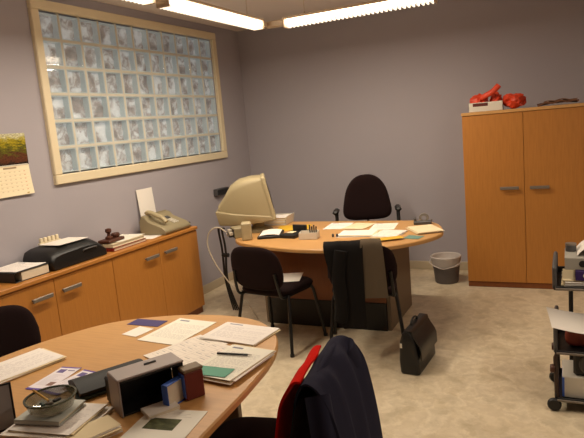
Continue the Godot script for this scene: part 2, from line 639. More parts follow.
func make_room() -> void:
	var t := 0.14
	var zc := (BACK_Z + FRONT_Z) / 2
	var zl := FRONT_Z - BACK_Z
	var xc := (WALL_X + RIGHT_X) / 2
	var xl := RIGHT_X - WALL_X
	struct("floor", box_mesh(Vector3(xl + 2 * t, t, zl + 2 * t), 0.0, Vector3(xc, -t / 2, zc)), M.floor)
	struct("ceiling", box_mesh(Vector3(xl + 2 * t, t, zl + 2 * t), 0.0, Vector3(xc, CEIL + t / 2, zc)), M.ceiling)
	struct("wall_back", box_mesh(Vector3(xl + 2 * t, CEIL, t), 0.0, Vector3(xc, CEIL / 2, BACK_Z - t / 2)), M.wall)
	struct("wall_front", box_mesh(Vector3(xl + 2 * t, CEIL, t), 0.0, Vector3(xc, CEIL / 2, FRONT_Z + t / 2)), M.wall)
	struct("wall_right", box_mesh(Vector3(t, CEIL, zl), 0.0, Vector3(RIGHT_X + t / 2, CEIL / 2, zc)), M.wall)
	var st := mb()
	var x := WALL_X - t / 2
	bx(st, Vector3(x, WIN_Y0 / 2, zc), Vector3(t, WIN_Y0, zl))
	bx(st, Vector3(x, (WIN_Y1 + CEIL) / 2, zc), Vector3(t, CEIL - WIN_Y1, zl))
	bx(st, Vector3(x, (WIN_Y0 + WIN_Y1) / 2, (BACK_Z + WIN_Z0) / 2), Vector3(t, WIN_Y1 - WIN_Y0, WIN_Z0 - BACK_Z))
	bx(st, Vector3(x, (WIN_Y0 + WIN_Y1) / 2, (FRONT_Z + WIN_Z1) / 2), Vector3(t, WIN_Y1 - WIN_Y0, FRONT_Z - WIN_Z1))
	struct("wall_left", st, M.wall)
	struct("baseboard_left", box_mesh(Vector3(0.014, 0.09, zl), 0.004, Vector3(WALL_X + 0.007, 0.045, zc)), M.skirt)
	struct("baseboard_back", box_mesh(Vector3(xl - 0.03, 0.09, 0.014), 0.004, Vector3(xc, 0.045, BACK_Z + 0.007)), M.skirt)
	struct("baseboard_right", box_mesh(Vector3(0.014, 0.09, zl - 0.03), 0.004, Vector3(RIGHT_X - 0.007, 0.045, zc)), M.skirt)

func make_window() -> void:
	var w := Node3D.new()
	w.name = "window_1"
	add_child(w)
	w.set_meta("kind", "structure")
	var zc := (WIN_Z0 + WIN_Z1) / 2
	var zl := WIN_Z1 - WIN_Z0
	var yc := (WIN_Y0 + WIN_Y1) / 2
	var f := 0.072
	var d := 0.05
	var xf := WALL_X + 0.008
	for s in [0, 1]:
		var ye: float = WIN_Y0 - f / 2 if s == 0 else WIN_Y1 + f / 2
		part("window_frame", box_mesh(Vector3(d, f, zl + 2 * f), 0.006, Vector3(xf, ye, zc)), M.cream, w)
		var ze: float = WIN_Z0 - f / 2 if s == 0 else WIN_Z1 + f / 2
		part("window_frame", box_mesh(Vector3(d, WIN_Y1 - WIN_Y0, f), 0.006, Vector3(xf, yc, ze)), M.cream, w)
	var cols := 11
	var rows := 6
	var pz := zl / cols
	var py := (WIN_Y1 - WIN_Y0) / rows
	var j := 0.021
	var st := mb()
	for i in range(1, cols):
		bx(st, Vector3(WALL_X - 0.042, yc, WIN_Z0 + i * pz), Vector3(0.075, WIN_Y1 - WIN_Y0, j), 0.003)
	for i in range(1, rows):
		bx(st, Vector3(WALL_X - 0.043, WIN_Y0 + i * py, zc), Vector3(0.075, j, zl), 0.003)
	bx(st, Vector3(WALL_X - 0.115, yc, zc), Vector3(0.02, WIN_Y1 - WIN_Y0, zl))
	part("mortar_grid", st, M.mortar, w)
	# one block: a shallow bluish shell, its wavy rear face as relief, a clear pane in front
	var bw := pz - j - 0.001
	var bh := py - j - 0.001
	var dep := 0.068
	var shell := mb()
	for s in [-1, 1]:
		bx(shell, Vector3(0, 0, s * (bw / 2 - 0.003)), Vector3(dep, bh, 0.006), 0.001)
		bx(shell, Vector3(0, s * (bh / 2 - 0.003), 0), Vector3(dep, 0.006, bw - 0.012), 0.001)
	shell.generate_normals()
	var shell_mesh := shell.commit()
	var faces := []
	for k in 5:
		var fs := mb()
		sheet(fs, 12, 12, func(u: float, v: float) -> Vector3:
			var n := noise.get_noise_2d(u * 75 + k * 211, v * 75 + u * 40) * 0.011
			return Vector3(-dep / 2 + 0.012 + n, (v - 0.5) * (bh - 0.012), (0.5 - u) * (bw - 0.012)), 0.004)
		fs.generate_normals()
		faces.append(fs.commit())
	var ps := box_mesh(Vector3(0.004, bh - 0.013, bw - 0.013), 0.001)
	ps.generate_normals()
	var pane_mesh := ps.commit()
	for r in rows:
		for c in cols:
			var at := Vector3(WALL_X - 0.04, WIN_Y0 + (r + 0.5) * py, WIN_Z0 + (c + 0.5) * pz)
			var b := part("glass_block", shell_mesh, M.block_side, w, Transform3D(Basis.IDENTITY, at))
			part("wavy_face", faces[(c * 2 + r * 3 + (c * r) % 3) % 5], M.block_face, b)
			part("pane", pane_mesh, M.pane, b, Transform3D(Basis.IDENTITY, Vector3(dep / 2 - 0.006, 0, 0)))

# ------------------------------------------------------------------ cabinets
func bar_handle(parent: Node, at: Vector3, length: float, along: Vector3, outward: Vector3) -> void:
	var st := mb()
	var b := Basis(along, Vector3.UP, along.cross(Vector3.UP))
	bx(st, at + outward * 0.028, Vector3(length, 0.028, 0.012), 0.004, b)
	for s in [-1, 1]:
		bx(st, at + outward * 0.012 + along * s * (length / 2 - 0.02), Vector3(0.014, 0.014, 0.026), 0.002, b)
	part("handle", st, M.steel, parent)

func make_wardrobe() -> void:
	var x0 := -0.886
	var x1 := 0.155
	var h := 1.635
	var zf := -5.534
	var zb := -6.11
	var t := thing("wardrobe", "tall beech double-door wardrobe with two bar handles at the back wall", "wardrobe", Vector3((x0 + x1) / 2, 0, (zf + zb) / 2))
	var w := x1 - x0
	var d := zf - zb
	var st := mb()
	for s in [-1, 1]:
		bx(st, Vector3(s * (w / 2 - 0.009), h / 2 + 0.02, -0.01), Vector3(0.018, h - 0.07, d - 0.02), 0.001)
	bx(st, Vector3(0, h / 2, -d / 2 + 0.006), Vector3(w - 0.03, h - 0.06, 0.008))
	bx(st, Vector3(0, 0.065, -0.01), Vector3(w - 0.036, 0.018, d - 0.02))
	part("body", st, M.beech, t)
	part("top_panel", box_mesh(Vector3(w + 0.006, 0.028, d + 0.012), 0.003, Vector3(0, h - 0.014, 0.003)), M.beech_top, t)
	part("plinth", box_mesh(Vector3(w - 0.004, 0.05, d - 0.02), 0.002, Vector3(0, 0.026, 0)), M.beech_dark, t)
	for s in [-1, 1]:
		var dw := w / 2 - 0.003
		var door := part("door", box_mesh(Vector3(dw, h - 0.085, 0.018), 0.002, Vector3(s * (w / 4), (h - 0.03 + 0.054) / 2, d / 2 - 0.009)), M.beech, t)
		bar_handle(door, Vector3(s * 0.125, 0.937, d / 2), 0.16, Vector3.RIGHT, Vector3.BACK)

func make_credenza() -> void:
	var xf := -3.12
	var xb := WALL_X + 0.018
	var d := xf - xb
	var h := CRED_Y - 0.03
	var i := 0
	var labels := ["low beech cabinet with two doors, directly under the fax phone", "low beech cabinet under the black printer, two doors with bar handles", "low beech cabinet at the near end of the row, left of the picture edge"]
	for z1 in [-3.262, -2.142, -1.022]:
		var w := 1.118
		var t := thing("cabinet", labels[i], "cabinet", Vector3((xf + xb) / 2, 0, z1 - w / 2), 0, "low beech cabinets along the left wall")
		i += 1
		var st := mb()
		for s in [-1, 1]:
			bx(st, Vector3(-0.01, h / 2 + 0.03, s * (w / 2 - 0.009)), Vector3(d - 0.02, h - 0.06, 0.018), 0.001)
		bx(st, Vector3(-d / 2 + 0.006, h / 2, 0), Vector3(0.008, h - 0.06, w - 0.03))
		bx(st, Vector3(-0.01, 0.07, 0), Vector3(d - 0.02, 0.018, w - 0.036))
		part("body", st, M.beech, t)
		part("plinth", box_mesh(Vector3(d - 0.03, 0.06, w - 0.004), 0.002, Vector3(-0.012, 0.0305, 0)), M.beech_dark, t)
		for s in [-1, 1]:
			var door := part("door", box_mesh(Vector3(0.018, h - 0.075, w / 2 - 0.003), 0.002, Vector3(d / 2 - 0.009, h / 2 + 0.032, s * w / 4)), M.beech, t)
			bar_handle(door, Vector3(d / 2, 0.695, s * 0.125), 0.165, Vector3.BACK, Vector3.RIGHT)
	var top := part("worktop", box_mesh(Vector3(d + 0.016, 0.028, 3.37), 0.004, Vector3((xf + xb) / 2 + 0.006, CRED_Y - 0.0142, -2.698)), M.beech_h)
	tag(top, "long continuous beech worktop over the low cabinets along the left wall", "worktop")

# ------------------------------------------------------------------ desks
func curve_outline(keys: Array, closed_from: Array, n := 40) -> PackedVector2Array:
	var k3 := []
	for k in keys:
		k3.append(Vector3(k.x, 0, k.y))
	var o := PackedVector2Array()
	for p in spline(k3, n):
		o.append(Vector2(p.x, p.z))
	for p in closed_from:
		o.append(p)
	return o

func make_far_desk() -> void:
	var t := thing("desk", "far beech boat-shaped desk with bowed edge, holding the beige monitor", "desk", Vector3(-1.75, 0, -4.5))
	var o := curve_outline([Vector2(-1.12, -5.0), Vector2(-0.985, -4.82), Vector2(-0.9, -4.53), Vector2(-0.925, -4.34), Vector2(-1.03, -4.15), Vector2(-1.23, -3.96), Vector2(-1.53, -3.87), Vector2(-1.86, -3.86), Vector2(-2.2, -3.95), Vector2(-2.48, -4.08), Vector2(-2.6, -4.2), Vector2(-2.72, -4.42)], [Vector2(-2.77, -4.6), Vector2(-2.78, -5.03), Vector2(-1.16, -5.03)], 44)
	for k in o.size():
		o[k] -= Vector2(-1.75, -4.5)
	part("desktop", prism_mesh(o, DESK_Y - 0.032, DESK_Y, 0.006), M.beech_top, t)
	var c := Vector3(-1.75, 0, -4.5)
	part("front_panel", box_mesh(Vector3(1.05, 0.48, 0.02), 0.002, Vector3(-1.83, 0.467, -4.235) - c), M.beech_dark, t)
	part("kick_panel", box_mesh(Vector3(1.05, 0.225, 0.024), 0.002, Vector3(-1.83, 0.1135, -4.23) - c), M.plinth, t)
	for x in [-2.37, -1.29]:
		part("side_panel", box_mesh(Vector3(0.03, 0.705, 0.66), 0.003, Vector3(x, 0.3535, -4.565) - c), M.taupe, t)
	part("cable_tray", box_mesh(Vector3(0.9, 0.05, 0.12), 0.003, Vector3(-1.83, 0.68, -4.7) - c), M.grey_plastic, t)

func make_near_desk() -> void:
	var c := Vector3(-1.68, 0, -1.45)
	var t := thing("desk", "near beech table with rounded far end, covered with papers and the ashtray", "desk", c)
	var o := curve_outline([Vector2(-2.36, -0.9), Vector2(-2.35, -1.4), Vector2(-2.335, -1.664), Vector2(-2.262, -1.945), Vector2(-2.116, -2.19), Vector2(-1.832, -2.345), Vector2(-1.551, -2.385), Vector2(-1.341, -2.33), Vector2(-1.183, -2.174), Vector2(-1.095, -1.964), Vector2(-1.055, -1.703), Vector2(-1.035, -1.445), Vector2(-1.02, -1.2), Vector2(-1.02, -0.9)], [Vector2(-1.05, -0.72), Vector2(-1.2, -0.62), Vector2(-2.2, -0.62), Vector2(-2.33, -0.72)], 60)
	for k in o.size():
		o[k] -= Vector2(c.x, c.z)
	part("tabletop", prism_mesh(o, DESK_Y - 0.032, DESK_Y, 0.006), M.beech_top, t)
	for z in [-2.0, -0.95]:
		part("panel_leg", box_mesh(Vector3(0.75, 0.705, 0.03), 0.003, Vector3(-1.68, 0.3535, z) - c), M.taupe, t)
	part("crossbar", box_mesh(Vector3(0.03, 0.3, 1.02), 0.003, Vector3(-1.68, 0.5, -1.475) - c), M.taupe, t)

# ------------------------------------------------------------------ chairs
func visitor_chair(label: String, at: Vector3, turn: float, group := "") -> Node3D:
	var t := thing("visitor_chair", label, "chair", at, turn, group)
	var st := mb()
	var flat_bend := func(x: float, y: float) -> float: return -0.1 * y * y * signf(y) if y > 0 else 0.0
	pad(st, super_oval(0.47, 0.44, 4.5), 0.075, flat_bend, Transform3D(Basis(Vector3.RIGHT, -PI / 2), Vector3(0, 0.455, -0.02)))
	part("seat", st, M.chair, t)
	st = mb()
	var curve := func(x: float, y: float) -> float: return -0.35 * x * x
	var outline := func(a: float) -> Vector2:
		var p: Vector2 = super_oval(0.48, 0.345, 3.4).call(a)
		p.x *= 1.0 - 0.1 * (p.y / 0.17) if p.y > 0 else 1.0
		return p
	pad(st, outline, 0.055, curve, Transform3D(Basis(Vector3.RIGHT, 0.16), Vector3(0, 0.645, 0.235)))
	part("backrest", st, M.chair, t)
	for sx in [-1, 1]:
		part("leg", tube_mesh([Vector3(sx * 0.215, 0.43, -0.16), Vector3(sx * 0.225, 0.4, -0.175), Vector3(sx * 0.265, 0.012, -0.235)], 0.0125, 10), M.black_metal, t)
		part("leg", tube_mesh([Vector3(sx * 0.215, 0.43, 0.14), Vector3(sx * 0.225, 0.4, 0.15), Vector3(sx * 0.268, 0.012, 0.225)], 0.0125, 10), M.black_metal, t)
		part("back_support", tube_mesh(spline([Vector3(sx * 0.205, 0.425, 0.1), Vector3(sx * 0.205, 0.43, 0.2), Vector3(sx * 0.2, 0.52, 0.235), Vector3(sx * 0.19, 0.62, 0.25)], 12), 0.011, 8), M.black_metal, t)
	st = mb()
	for z in [-0.16, 0.14]:
		tube(st, [Vector3(-0.22, 0.42, z), Vector3(0.22, 0.42, z)], 0.011, 8)
	for x in [-0.2, 0.2]:
		tube(st, [Vector3(x, 0.42, -0.17), Vector3(x, 0.42, 0.16)], 0.011, 8)
	part("seat_frame", st, M.black_metal, t)
	for sx in [-1, 1]:
		for sz in [[-0.2355], [0.2255]]:
			st = mb()
			lathe(st, [Vector2(0, 0.0), Vector2(0.016, 0.0), Vector2(0.017, 0.02), Vector2(0.0, 0.022)], 12, Transform3D(Basis.IDENTITY, Vector3(sx * (0.2655 if sz[0] < 0 else 0.2685), 0, sz[0])))
			part("foot_cap", st, M.black_plastic, t)
	return t

func make_office_chair() -> void:
	var t := thing("office_chair", "black swivel office chair with armrests behind the far desk", "chair", Vector3(-1.79, 0, -5.36), PI + 0.3)
	var st := mb()
	var outline := func(a: float) -> Vector2:
		var p: Vector2 = super_oval(0.46, 0.46, 2.5 if sin(a) > 0 else 4.2).call(a)
		p.x *= 0.97 - 0.2 * (p.y / 0.23)
		return p
	pad(st, outline, 0.09, func(x: float, y: float) -> float: return -0.6 * x * x - 0.25 * y * y, Transform3D(Basis(Vector3.RIGHT, 0.1), Vector3(0, 0.885, 0.235)))
	part("backrest", st, M.chair, t)
	st = mb()
	pad(st, super_oval(0.5, 0.48, 3.6), 0.09, func(x: float, y: float) -> float: return 0.0, Transform3D(Basis(Vector3.RIGHT, -PI / 2), Vector3(0, 0.47, 0)))
	part("seat", st, M.chair, t)
	part("back_bar", tube_mesh(spline([Vector3(0, 0.42, 0.1), Vector3(0, 0.42, 0.26), Vector3(0, 0.52, 0.3), Vector3(0, 0.8, 0.3)], 14), 0.025, 10, 0.5), M.black_plastic, t)
	for s in [-1, 1]:
		var arm := part("armrest", tube_mesh(spline([Vector3(s * 0.2, 0.42, 0), Vector3(s * 0.29, 0.44, 0), Vector3(s * 0.3, 0.6, 0.02), Vector3(s * 0.3, 0.76, 0.05)], 14), 0.018, 10), M.black_plastic, t)
		part("arm_pad", box_mesh(Vector3(0.06, 0.04, 0.22), 0.017, Vector3(s * 0.3, 0.79, 0.0)), M.black_plastic, arm)
	part("gas_column", lathe_mesh([Vector2(0.03, 0.1), Vector2(0.03, 0.28), Vector2(0.018, 0.28), Vector2(0.018, 0.42), Vector2(0, 0.42)], 20), M.black_metal, t)
	for k in 5:
		var a := TAU * k / 5 + 0.3
		var d := Vector3(cos(a), 0, sin(a))
		part("base_arm", tube_mesh([Vector3(0, 0.12, 0), d * 0.15 + Vector3(0, 0.11, 0), d * 0.29 + Vector3(0, 0.075, 0)], 0.022, 8), M.black_plastic, t)
		st = mb()
		lathe(st, [Vector2(0, -0.02), Vector2(0.025, -0.02), Vector2(0.028, -0.012), Vector2(0.028, 0.012), Vector2(0.025, 0.02), Vector2(0, 0.02)], 16, Transform3D(Basis(Vector3(0, 1, 0).cross(d).normalized(), PI / 2), d * 0.29 + Vector3(0, 0.0285, 0)))
		bx(st, d * 0.29 + Vector3(0, 0.06, 0), Vector3(0.03, 0.02, 0.03), 0.004)
		part("caster", st, M.black_plastic, t)

# ------------------------------------------------------------------ garments
func drape(path: Array, x0: Callable, x1: Callable, folds: float, sd: float, nu := 26, nv := 40) -> SurfaceTool:
	# cloth over a chair back: path of (z, y) keys from the seat side over the top and down the back
	var keys := []
	for p in path:
		keys.append(Vector3(0, p.y, p.x))
	var line := spline(keys, 60)
	var st := mb()
	sheet(st, nu, nv, func(u: float, v: float) -> Vector3:
		var f := v * 60.0
		var i := mini(int(f), 59)
		var c: Vector3 = line[i].lerp(line[i + 1], f - i)
		var x: float = lerpf(x0.call(v), x1.call(v), u)
		var n := noise.get_noise_2d(x * 260.0 + sd, v * 26.0 + sd)
		var hang := smoothstep(0.0, 0.35, absf(v - 0.35))
		var wave := sin(x * 34.0 + sd) * 0.45 + n
		c.z += folds * hang * wave * signf(v - 0.35) * 0.5 + folds * 0.5 * hang * signf(v - 0.35)
		c.y += folds * 0.25 * n
		return Vector3(x + n * folds * 0.3, c.y, c.z), 0.008)
	return st

# ------------------------------------------------------------------ small things
func paper(called: String, label: String, at: Vector3, size: Vector2, turn: float, m: Material, group := "", curl := 0.003, category := "paper") -> MeshInstance3D:
	var st := mb()
	var sd := at.x * 913.0 + at.z * 377.0
	sheet(st, 8, 10, func(u: float, v: float) -> Vector3:
		var e := pow(absf(u - 0.5) * 2.0, 3.0) + pow(absf(v - 0.5) * 2.0, 3.0)
		var lift := curl * 0.5 * e * (0.6 + 0.8 * noise.get_noise_2d(u * 60 + sd, v * 60))
		return Vector3((u - 0.5) * size.x, maxf(lift, 0.0), (v - 0.5) * size.y), 0.0012)
	# sheet() builds u x v downwards in this frame, so its print is seen on the other face as well
	var o := part(called, st, m)
	o.position = at + Vector3(0, 0.0008, 0)
	o.rotation.y = turn
	tag(o, label, category, group)
	return o

func ream(called: String, label: String, at: Vector3, size: Vector3, turn: float, top: Material, n: int, category := "papers", spread := 0.012) -> Node3D:
	# a loose pile of sheets, each a part, slightly fanned
	var t := thing(called, label, category, at, turn)
	for k in n:
		var st := mb()
		bx(st, Vector3.ZERO, Vector3(size.x, size.y / n - 0.0002, size.z), 0.0004)
		var xf := Transform3D(Basis(Vector3.UP, rng.randf_range(-0.05, 0.05)), Vector3(rng.randf_range(-spread, spread), size.y * (k + 0.5) / n, rng.randf_range(-spread, spread)))
		part("sheet", st, M.paper if k % 2 == 0 else M.cream_paper, t, xf)
	var ts := mb()
	sheet(ts, 6, 8, func(u: float, v: float) -> Vector3: return Vector3((u - 0.5) * size.x, 0.0012 * absf(u - 0.5), (v - 0.5) * size.z), 0.0008)
	part("top_sheet", ts, top, t, Transform3D(Basis.IDENTITY, Vector3(0, size.y + 0.001, 0)))
	return t

func book(called: String, label: String, at: Vector3, size: Vector3, turn: float, cover: Material, category := "book") -> Node3D:
	# spine towards +z
	var t := thing(called, label, category, at, turn)
	var st := mb()
	var c := 0.003
	bx(st, Vector3(0, c / 2, 0), Vector3(size.x, c, size.z), 0.001)
	bx(st, Vector3(0, size.y - c / 2, 0), Vector3(size.x, c, size.z), 0.001)
	bx(st, Vector3(0, size.y / 2, size.z / 2 - c / 2), Vector3(size.x, size.y, c), 0.001)
	part("cover", st, cover, t)
	part("pages", box_mesh(Vector3(size.x - 0.012, size.y - 2 * c - 0.0004, size.z - 0.012), 0.001, Vector3(0, size.y / 2, -0.001)), M.page_edge, t)
	return t

# ------------------------------------------------------------------ left wall and its cabinets
func make_wall_things() -> void:
	var t := thing("wall_calendar", "wall calendar with a landscape picture above its date sheet, left of the glass blocks", "calendar", Vector3(WALL_X + 0.004, 1.345, -2.79))
	var st := mb()
	sheet(st, 6, 8, func(u: float, v: float) -> Vector3: return Vector3(0.004 - 0.003 * v + 0.004 * u * u, 0.428 - v * 0.218, (0.5 - u) * 0.32), 0.0012)
	part("picture_sheet", st, paper_mat(Color(0.95, 0.95, 0.95), ink_tex(8, "landscape")), t)
	st = mb()
	sheet(st, 6, 8, func(u: float, v: float) -> Vector3: return Vector3(0.003 + 0.012 * v * v + 0.006 * u * u * v, 0.208 - v * 0.208, (0.5 - u) * 0.32), 0.0012)
	part("date_sheet", st, paper_mat(Color(0.94, 0.88, 0.75), ink_tex(9, "calendar")), t)
	st = mb()
	tube(st, [Vector3(0.005, 0.21, -0.15), Vector3(0.005, 0.21, 0.15)], 0.004, 8)
	part("binding", st, M.white_plastic, t)
	var d := thing("cable_box", "dark grey box fixed on the left wall behind the beige monitor", "box", Vector3(WALL_X, 0.98, -5.4))
	part("housing", box_mesh(Vector3(0.05, 0.075, 0.25), 0.006, Vector3(0.026, 0.038, 0)), M.grey_plastic, d)
	part("cover_lip", box_mesh(Vector3(0.008, 0.055, 0.23), 0.003, Vector3(0.054, 0.038, 0)), M.black_plastic, d)

func make_cabinet_things() -> void:
	var y := CRED_Y
	# ring binder
	var t := thing("ring_binder", "black ring binder lying under a white sheet at the near end of the worktop", "binder", Vector3(-3.315, y, -2.59))
	t.scale = Vector3(1, 1, 0.75)
	var st := mb()
	bx(st, Vector3(0, 0.002, 0), Vector3(0.29, 0.004, 0.37), 0.001)
	bx(st, Vector3(0, 0.065, 0), Vector3(0.29, 0.004, 0.37), 0.001)
	bx(st, Vector3(0, 0.0335, 0.183), Vector3(0.29, 0.066, 0.004), 0.001)
	part("cover", st, M.black_plastic, t)
	part("pages", box_mesh(Vector3(0.27, 0.055, 0.29), 0.001, Vector3(0.005, 0.032, -0.035)), M.page_edge, t)
	st = mb()
	for k in [-0.06, 0.06]:
		lathe(st, [Vector2(0.022, -0.003), Vector2(0.028, -0.003), Vector2(0.028, 0.003), Vector2(0.022, 0.003), Vector2(0.022, -0.003)], 20, Transform3D(Basis(Vector3.RIGHT, 0) * Basis(Vector3.FORWARD, PI / 2), Vector3(k, 0.033, 0.14)))
	part("ring", st, M.steel, t)
	paper("sheet", "white sheet lying on top of the black ring binder", Vector3(-3.31, y + 0.0672, -2.59), Vector2(0.26, 0.25), 0.04, M.letter, "", 0.006)
	# printer
	t = thing("printer", "black desktop printer with paper on top, on the low cabinets", "printer", Vector3(-3.29, y, -3.0))
	var prof := [Vector2(-0.235, 0.004), Vector2(0.235, 0.004), Vector2(0.235, 0.075), Vector2(0.215, 0.112), Vector2(0.17, 0.127), Vector2(0.0, 0.138), Vector2(-0.1, 0.138), Vector2(-0.15, 0.128), Vector2(-0.2, 0.09), Vector2(-0.235, 0.05)]
	var secs := []
	for e in [[-0.15, 0.9, 0.9], [-0.146, 0.97, 0.97], [-0.13, 1.0, 1.0], [0.06, 1.0, 1.0], [0.115, 0.985, 0.86], [0.135, 0.96, 0.74], [0.14, 0.93, 0.7]]:
		var ring := []
		for p in prof:
			ring.append(Vector3(e[0], 0.003 + p.y * e[2] * 1.08, p.x * e[1] * 1.13))
		ring.reverse()
		secs.append(ring)
	st = mb()
	loft(st, secs)
	part("body", st, M.black_plastic, t)
	part("output_slot", box_mesh(Vector3(0.02, 0.022, 0.13), 0.004, Vector3(0.132, 0.072, -0.085)), M.plinth, t)
	part("handle", tube_mesh(spline([Vector3(0.135, 0.075, -0.145), Vector3(0.15, 0.09, -0.14), Vector3(0.15, 0.09, -0.03), Vector3(0.135, 0.075, -0.025)], 14), 0.006, 8), M.grey_plastic, t)
	st = mb()
	for k in 5:
		bx(st, Vector3(-0.135, 0.17, 0.09 - k * 0.036), Vector3(0.02, 0.05, 0.026), 0.005)
	bx(st, Vector3(-0.135, 0.153, 0.016), Vector3(0.03, 0.014, 0.19), 0.003)
	part("paper_feed", st, M.cream, t)
	paper("sheet", "grey-white sheets on the lid of the black printer", Vector3(-3.3, y + 0.1535, -3.0), Vector2(0.2, 0.28), 0.02, M.paper, "", 0.004)
	# books with the brown block
	book("book", "ledger with red and yellow edge lowest right of the printer", Vector3(-3.285, y, -3.53), Vector3(0.25, 0.026, 0.4), 0.03, mat(Color(0.5, 0.1, 0.07), 0.6))
	t = book("book", "white-topped book under the dark brown wooden block", Vector3(-3.29, y + 0.027, -3.53), Vector3(0.24, 0.026, 0.38), 0.0, M.cream)
	paper("sheet", "white sheet on the books with its dark far edge beside the fax", Vector3(-3.29, y + 0.054, -3.58), Vector2(0.22, 0.32), 0.06, M.letter2, "", 0.005)
	t = thing("stamp_holder", "dark brown wooden stamp holder on the books right of the printer", "stamp holder", Vector3(-3.27, y + 0.0565, -3.44), 0.1)
	t.scale = Vector3.ONE * 1.15
	st = mb()
	bx(st, Vector3(0, 0.012, 0), Vector3(0.1, 0.022, 0.17), 0.005)
	part("base", st, M.brown, t)
	part("stamp", lathe_mesh([Vector2(0, 0.024), Vector2(0.026, 0.024), Vector2(0.026, 0.036), Vector2(0.012, 0.046), Vector2(0.011, 0.06), Vector2(0.022, 0.075), Vector2(0.02, 0.092), Vector2(0, 0.098)], 18), M.brown, t, Transform3D(Basis.IDENTITY, Vector3(0, 0, 0.02)))
	part("stamp", box_mesh(Vector3(0.045, 0.03, 0.055), 0.008, Vector3(0, 0.038, -0.05)), M.brown, t)
	# loose sheet, fax, leaning card
	paper("sheet", "small white sheet lying between the books and the fax phone", Vector3(-3.27, y, -3.87), Vector2(0.19, 0.17), 0.1, M.paper)
	t = thing("fax_phone", "beige desktop fax phone with handset and keypad on the cabinet end", "phone", Vector3(-3.275, y, -4.135), 0.0)
	prof = [Vector2(-0.135, 0.004), Vector2(0.14, 0.004), Vector2(0.14, 0.03), Vector2(0.1, 0.055), Vector2(-0.04, 0.095), Vector2(-0.075, 0.125), Vector2(-0.115, 0.13), Vector2(-0.135, 0.1)]
	secs = []
	for e in [[0.185, 1.15], [0.18, 1.24], [0.165, 1.28], [-0.165, 1.28], [-0.18, 1.24], [-0.185, 1.15]]:
		var ring := []
		for p in prof:
			ring.append(Vector3(p.x * (0.98 if absf(e[0]) > 0.17 else 1.0), 0.002 + p.y * e[1], e[0]))
		ring.reverse()
		secs.append(ring)
	secs.reverse()
	st = mb()
	loft(st, secs)
	part("body", st, M.beige_dark, t)
	st = mb()
	var hb := Basis(Vector3.BACK, -0.35)
	tube(st, spline([Vector3(-0.1, 0.185, 0.115), Vector3(-0.07, 0.193, 0.115), Vector3(0.0, 0.168, 0.115), Vector3(0.07, 0.14, 0.115), Vector3(0.105, 0.105, 0.115)], 16), 0.019, 10, 1.35)
	part("handset", st, M.beige, t)
	part("display", box_mesh(Vector3(0.045, 0.012, 0.075), 0.003), M.grey_plastic, t, Transform3D(hb, Vector3(-0.02, 0.118, -0.05)))
	st = mb()
	for r in 4:
		for c in 3:
			bx(st, Vector3(0.025 + r * 0.021, 0.1045 - r * 0.0078, -0.015 - c * 0.026), Vector3(0.015, 0.008, 0.018), 0.002, hb)
	part("key", st, M.white_plastic, t)
	part("paper_slot", box_mesh(Vector3(0.012, 0.012, 0.24), 0.003, Vector3(-0.095, 0.169, -0.03)), M.beige_dark, t)
	st = mb()
	sheet(st, 6, 10, func(u: float, v: float) -> Vector3: return Vector3(-3.472 + 0.028 * v + 0.006 * sin(u * 3.0), y + 0.392 - 0.39 * v, -4.035 - 0.215 * u), 0.002)
	var card := part("card", st, M.paper)
	tag(card, "white card leaning upright on the wall behind the fax phone", "card")
	t = thing("stapler", "small dark grey stapler right of the fax phone at the cabinet end", "stapler", Vector3(-3.23, y, -4.352), 0.0)
	part("base", box_mesh(Vector3(0.14, 0.01, 0.035), 0.003, Vector3(0, 0.006, 0)), M.grey_plastic, t)
	st = mb()
	bx(st, Vector3(0.0, 0.03, 0), Vector3(0.135, 0.018, 0.028), 0.006, Basis(Vector3.BACK, 0.12))
	part("arm", st, M.grey_plastic, t)

